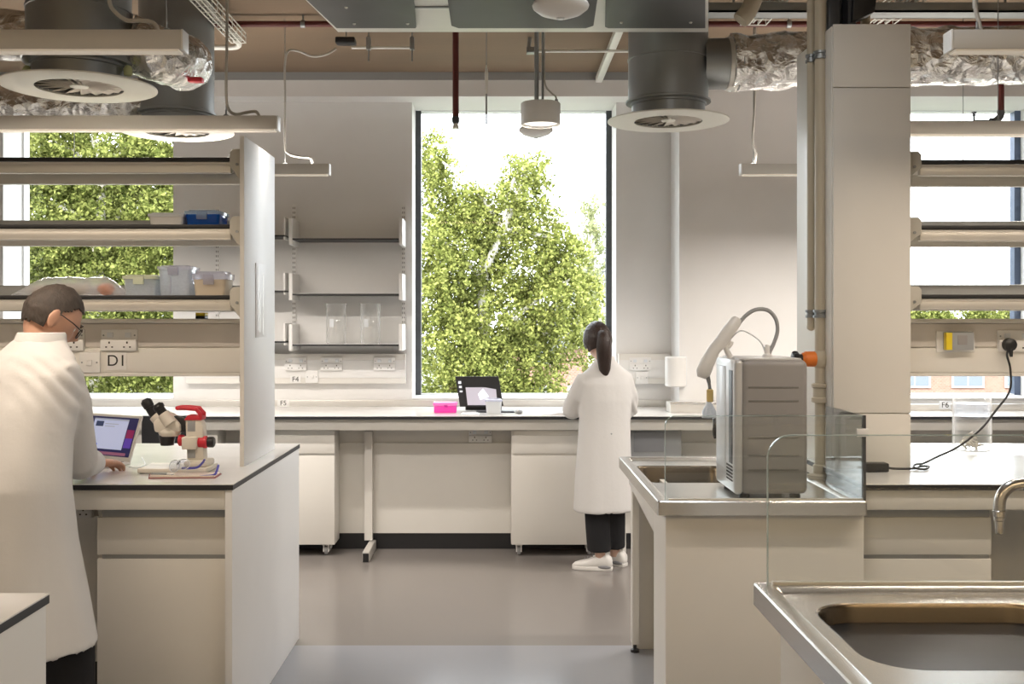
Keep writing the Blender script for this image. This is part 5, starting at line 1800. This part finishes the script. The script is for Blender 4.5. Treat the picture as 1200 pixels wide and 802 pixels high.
b.tube([Vector((.565, 6.42, .75)), Vector((.575, 6.42, .42)), Vector((.60, 6.42, .06))], [.07, .048, .030], 14)
b.tube([Vector((.675, 6.46, .75)), Vector((.68, 6.50, .42)), Vector((.70, 6.53, .06))], [.07, .048, .030], 14)
hand(b, ral[-1], (.25, .95, -.06), (0, .05, 1), 1, .35, .88)
hand(b, rar[-1], (-.45, .88, -.06), (0, .05, 1), -1, .35, .88)
fuse(b, 'body', SKINF, wo, .0042, 2)
fuse(MB().tube([Vector((.565, 6.42, .78)), Vector((.575, 6.42, .42)), Vector((.592, 6.42, .115))], [.09, .078, .072], 20)
     .tube([Vector((.675, 6.46, .78)), Vector((.678, 6.49, .42)), Vector((.690, 6.52, .115))], [.09, .078, .070], 20)
     .tube([Vector((.58, 6.43, .78)), Vector((.66, 6.45, .78))], .09, 16), 'trousers', TROU, wo, .010, 3, wrinkle(5, .005))
rows = [(.620, 6.44, .40, .14, .11), (.620, 6.44, .352, .170, .135), (.620, 6.44, .360, .180, .142), (.622, 6.44, .55, .172, .132), (.625, 6.44, .75, .162, .120), (.627, 6.44, .90, .157, .112), (.630, 6.44, 1.02, .163, .110),
        (.630, 6.44, 1.12, .168, .100), (.630, 6.44, 1.18, .150, .086), (.629, 6.435, 1.225, .095, .070), (.628, 6.432, 1.262, .056, .056), (.628, 6.432, 1.275, .052, .052)]
cw = MB()
cw.loft(torso_rings(rows, yw))
cw.tube([Vector((.56, 6.42, 1.135)), Vector((.505, 6.405, 1.135)), Vector((.47, 6.44, 1.05)), Vector((.440, 6.51, .955)), Vector((.437, 6.56, .948)), Vector((.440, 6.64, .952)), Vector((.445, 6.71, .948))],
        [.068, .066, .064, .062, .056, .048, .041], 20)
cw.tube([Vector((.69, 6.455, 1.135)), Vector((.742, 6.47, 1.135)), Vector((.768, 6.50, 1.05)), Vector((.780, 6.56, .955)), Vector((.778, 6.60, .948)), Vector((.755, 6.67, .952)), Vector((.722, 6.755, .948))],
        [.068, .066, .064, .062, .056, .048, .041], 20)
fuse(cw, 'lab_coat', COAT, wo, .0085, 5, wrinkle(9, .008, 1.2, 6.5, [((.44, 6.47, .97), .09, .006), ((.77, 6.52, .97), .09, .006)]))
cl = MB()
cl.loft(torso_rings([(.628, 6.432, 1.245, .066, .066), (.628, 6.432, 1.282, .057, .057), (.628, 6.432, 1.285, .054, .054), (.628, 6.432, 1.28, .051, .051), (.628, 6.432, 1.25, .055, .055)], yw), cap=False)
cl.build('collar', COAT, wo, 180)
MB().lathe([(.004, 0), (.005, -.002), (.002, -.004)], (.655, 6.317, .83), 10, 'Y').build('press_stud', GREYB, wo)
hair_shell('hair', Mw, lambda d: (d.z > .40 if d.y > .5 else d.z > -.30 - (.5 - d.y) * .10 if d.y > .18 else d.z > -.55), wo, HAIRW, .012, .003)
pt = Mw @ Vector((-.018, -.098, .0))
pn = MB()
path = [pt + Vector((-.008, .03, .006)), pt + Vector((.0, -.004, .0)), pt + Vector((.006, -.022, -.035)), pt + Vector((.008, -.022, -.085)), pt + Vector((.010, -.014, -.14)), pt + Vector((.014, -.008, -.205)), pt + Vector((.020, -.004, -.245))]
sp_ = spline(path, 5)
import bisect
rr_ = [.024, .032, .042, .047, .044, .034, .010]
rs = []
for i in range(len(sp_)):
    t = i / 5
    k = min(int(t), 5)
    rs.append(rr_[k] + (rr_[k + 1] - rr_[k]) * (t - k))
pn.tube(sp_, rs, 18)
pn.build('ponytail', HAIRW, wo, 180)
MB().lathe([(.022, -.006), (.028, 0), (.022, .006)], pt + Vector((0, -.006, 0)), 16, 'Y', cap=False).build('hair_tie', BLK, wo)
for sx_ in (-1, 1):
    MB().ball(Mw @ Vector((sx_ * .030, .071, .003)), .0115, 14).build('eye', WPL, wo)
    MB().tube([Mw @ Vector((sx_ * .014, .098, .026)), Mw @ Vector((sx_ * .032, .096, .030)), Mw @ Vector((sx_ * .050, .086, .026))], .003, 8).build('eyebrow', HAIRW, wo)
shoe(wo, (.60, 6.42), (-.95, .22), .92, SHOE, -1)
shoe(wo, (.705, 6.54), (-.80, .60), .92, SHOE, -1)

# ================================================================== OUTSIDE
struct('ground', 'open ground below the windows', 'ground', MB().box(-150, 150, 8.6, 220, -4.6, -4.5), GRASS)
GZ = -4.5


def tree(name, label, trunk, blobs, D, nleaf, size, lm, seed, droop=.35, group=None, tr=.10):
    """blobs: (px, py, rx, ry, depth shift, weight) at distance D"""
    r = random.Random(seed)
    bx = X(trunk[0][0], D)
    o = thing(name, label, 'tree', (bx, D, GZ), 0, group)
    tb_ = MB()
    for path in trunk if isinstance(trunk[0][0], (tuple, list)) else [trunk]:
        pass
    s = F / D
    me_v, me_f = [], []
    W_ = [b[2] * b[3] * (b[5] if len(b) > 5 else 1) for b in blobs]
    tot = sum(W_)
    for b, w in zip(blobs, W_):
        n = int(nleaf * w / tot)
        c = Vector((X(b[0], D), D + b[4], Z(b[1], D)))
        rx, rz = b[2] / s, b[3] / s
        ry = min(rx, rz) * .9
        nst = max(6, n // 26)
        for k in range(nst):
            # a drooping spray of leaves
            while True:
                q = Vector((r.uniform(-1, 1), r.uniform(-1, 1), r.uniform(-1, 1)))
                if .25 < q.length < 1: break
            p = c + Vector((q.x * rx, q.y * ry, q.z * rz))
            d = Vector((q.x * .6 + r.uniform(-.6, .6), q.y * .6 + r.uniform(-.6, .6), r.uniform(-.2, .6) - droop)).normalized()
            L = r.uniform(.25, .75) * size * 6
            m_ = n // nst
            for i in range(m_):
                t = i / m_
                pp_ = p + d * L * t + Vector((0, 0, -droop * L * t * t)) + Vector((r.gauss(0, 1), r.gauss(0, 1), r.gauss(0, 1))) * size * .55
                a = Vector((r.uniform(-1, 1), r.uniform(-1, 1), r.uniform(-1.2, .3))).normalized()
                e = a.cross(Vector((r.uniform(-1, 1), r.uniform(-1, 1), r.uniform(-1, 1)))).normalized()
                sz = size * r.uniform(.6, 1.15)
                k0 = len(me_v)
                me_v += [pp_ - a * sz * .5, pp_ + e * sz * .32, pp_ + a * sz * .5, pp_ - e * sz * .32]
                me_f.append((k0, k0 + 1, k0 + 2, k0 + 3))
    org = Vector((bx, D, GZ))
    me = bpy.data.meshes.new('foliage')
    me.from_pydata([v - org for v in me_v], [], me_f)
    me.materials.append(lm)
    fo = bpy.data.objects.new('foliage', me)
    COL.objects.link(fo)
    fo.parent = o
    b = MB()
    pts = [Vector((bx, D, GZ))] + [Vector((X(p[0], D), D + (p[2] if len(p) > 2 else 0), Z(p[1], D))) for p in trunk]
    sp_ = spline(pts, 4)
    b.tube(sp_, [tr * (1 - .8 * i / len(sp_)) + .012 for i in range(len(sp_))], 10)
    b.build('trunk', BARK, o, 180)
    for bl in blobs[::1]:
        q = min(pts[1:], key=lambda t: (t - Vector((X(bl[0], D), D, Z(bl[1] + bl[3] * .6, D)))).length)
        e = Vector((X(bl[0], D), D + bl[4], Z(bl[1] - bl[3] * .5, D)))
        mid = (q + e) / 2 + Vector((r.uniform(-.1, .1), r.uniform(-.1, .1), r.uniform(0, .15)))
        MB().tube(spline([q, mid, e], 4), [tr * .38 * (1 - .8 * i / 8) + .008 for i in range(9)], 8).build('branch', BARK, o, 180)
    return o


DB = 16
tree('birch_tree', 'sunlit birch with pale trunk filling the middle window',
     [(585, 520), (570, 420, .2), (566, 330, .1), (590, 270, 0), (615, 205, .1)],
     [(508, 215, 22, 70, .2), (512, 320, 30, 80, -.3), (545, 290, 40, 75, .2), (560, 250, 22, 45, 0), (608, 225, 26, 50, 0), (628, 200, 18, 26, .2, .6), (620, 290, 48, 62, .3), (655, 300, 26, 40, 0), (668, 350, 34, 45, -.2),
      (580, 370, 70, 60, .3), (530, 410, 48, 60, -.3), (600, 430, 60, 55, .2), (650, 400, 34, 35, .3, .55), (690, 395, 16, 40, .2, .6), (560, 470, 70, 40, 0), (640, 470, 30, 22, 0, .4)],
     DB, 80000, .068, LEAF1, 11, .4, 'trees outside the windows')
tree('poplar_tree', 'pale slender poplar at the right edge of the middle window', [(693, 420), (694, 300), (695, 245)],
     [(694, 260, 8, 30, 0), (694, 310, 14, 45, 0), (694, 370, 16, 45, 0)], 30, 4200, .12, LEAF3, 12, -.1, 'trees outside the windows', .12)
DL = 15
tree('lime_tree', 'dense sunlit tree filling the left window', [(110, 560), (112, 430), (116, 300), (120, 200)],
     [(40, 190, 60, 60, .2), (110, 180, 70, 55, 0), (180, 190, 50, 60, .3), (60, 270, 70, 65, 0), (140, 270, 70, 65, .2), (195, 290, 40, 60, -.2), (50, 350, 70, 60, .1), (130, 360, 70, 60, -.2), (190, 390, 50, 60, 0), (60, 440, 80, 50, 0), (150, 445, 80, 45, .2)],
     DL, 90000, .070, LEAF2, 13, .15, 'trees outside the windows', .16)
tree('lime_tree', 'darker tree standing behind the dense tree at the left window', [(130, 520), (128, 400), (125, 260)],
     [(60, 240, 80, 90, 0), (160, 240, 70, 90, .4), (60, 380, 80, 90, .2), (160, 380, 80, 90, 0)], 19, 40000, .10, LEAF2, 14, .1, 'trees outside the windows', .18)
for i, (px, w, lab) in enumerate(((1090, 34, 'low bushy tree above the roofs at the left of the right window'), (1150, 26, 'low bushy tree in the middle of the right window'), (1190, 22, 'low bushy tree at the right side of the right window'))):
    tree('bushy_tree', lab, [(px, 470), (px, 400)], [(px - w * .3, 372, w * .5, 12, 0), (px + w * .3, 370, w * .5, 12, .5), (px, 386, w * .75, 20, 0)], 60 + i * 9, 5200, .22, LEAF2, 20 + i, .1, 'trees outside the windows', .2)


def house(x0, x1, y0, z1, roof, label, mat, rows, depth=8, group=None):
    o = thing('brick_house' if mat is BRICK else 'pale_building', label, 'house', ((x0 + x1) / 2, y0, GZ), 0, None)
    MB().box(x0, x1, y0, y0 + depth, GZ, z1).build('wall', mat, o)
    MB().prism([(y0 - .3, z1), (y0 + depth + .3, z1), (y0 + depth * .5, z1 + roof)], 'X', x0 - .2, x1 + .2).build('roof', SLATE, o)
    MB().box(x0 - .02, x1 + .02, y0 - .12, y0, z1 - .30, z1 - .02).build('eaves_band', RENDERW, o)
    for zz, h, w, gap in rows:
        x = x0 + gap * .5
        while x + w < x1:
            f = MB().box(x - .08, x + w + .08, y0 - .05, y0 + .02, zz - .08, zz + h + .08).build('window_frame', RENDERW, o)
            MB().box(x, x + w / 2 - .03, y0 - .07, y0 - .04, zz, zz + h).box(x + w / 2 + .03, x + w, y0 - .07, y0 - .04, zz, zz + h).build('window_pane', WINB, f)
            x += w + gap
    return o


house(X(1040, 38), X(1330, 38), 38, Z(424, 38), .6, 'long red brick terrace seen through the right window', BRICK, ((Z(452, 38), .45, 1.0, .9), (Z(500, 38), .9, .9, 1.0)))
house(X(600, 38), X(760, 38), 38, Z(398, 38), 1.3, 'red brick house behind the birch in the middle window', BRICK, ((Z(468, 38), .40, 1.0, .7), (Z(425, 38), .5, .8, 1.5), (Z(500, 38), .9, .9, 1.0)))
house(X(655, 60), X(790, 60), 60, Z(318, 60), .5, 'pale flat topped building far behind the birch', RENDERW, ((Z(350, 60), .9, 1.4, 1.2), (Z(395, 60), .9, 1.4, 1.2)))

# ================================================================== LIGHT
wd = bpy.data.worlds.new('world')
SC.world = wd
wd.use_nodes = True
bg = wd.node_tree.nodes['Background']
bg.inputs['Color'].default_value = (.90, .955, 1.0, 1)
bg.inputs['Strength'].default_value = 6.0
su_ = bpy.data.lights.new('sun', 'SUN')
su_.energy = 9
su_.angle = math.radians(1.0)
su_.color = (1, .95, .84)
so_ = bpy.data.objects.new('sun', su_)
COL.objects.link(so_)
so_.rotation_euler = Vector((.35, .55, -.80)).to_track_quat('-Z', 'Y').to_euler()


def area(name, loc, sx, sy, e, col, rot=(0, 0, 0)):
    l = bpy.data.lights.new(name, 'AREA')
    l.shape = 'RECTANGLE'
    l.size, l.size_y, l.energy, l.color = sx, sy, e, col
    ob = bpy.data.objects.new(name, l)
    COL.objects.link(ob)
    ob.location = loc
    ob.rotation_euler = rot
    return ob


# warm front fill lamps, added unseen behind the camera without fittings
for i, (x, y) in enumerate(((-2.2, -.6), (2.2, -.6), (0, -1.2), (-2.6, -2.6), (2.6, -2.6))):
    area('fill_light', (x, y, 3.05), 2.0, .3, 20, (1, .75, .44))
area('fill_light', (.7, 2.7, 3.05), .3, 1.2, 10, (.94, .97, 1))  # cool fill added over the aisle to brighten the white gable
pl_ = area('drum_lamp', (cx, cD, zl + .004), .12, .12, 2.5, (1, .88, .72))

for a, b_ in (w1, w2, w3):
    q = area('daylight_portal', ((a + b_) / 2, DG + .15, (SILL + SOF) / 2), b_ - a, SOF - SILL, 1, (1, 1, 1), (-PI / 2, 0, 0))
    q.data.cycles.is_portal = True

# ================================================================== CAMERA
cam = bpy.data.cameras.new('camera')
cam.sensor_width = 36
cam.lens = F / 1200 * 36
cam.shift_x = (600 - 587) / 1200
cam.shift_y = -(401 - 376) / 1200
cam.clip_start = .05
cam.clip_end = 500
co = bpy.data.objects.new('camera', cam)
COL.objects.link(co)
co.location = (0, 0, EYE)
co.rotation_euler = (PI / 2, 0, 0)
SC.camera = co
vs = SC.view_settings
vs.view_transform = 'Standard'
vs.look = 'None'
vs.gamma = 1
vs.use_curve_mapping = False
vs.exposure = 0.33
SC.cycles.max_bounces = 10
SC.cycles.transparent_max_bounces = 24
SC.cycles.sample_clamp_indirect = 4
SC.cycles.use_denoising = True
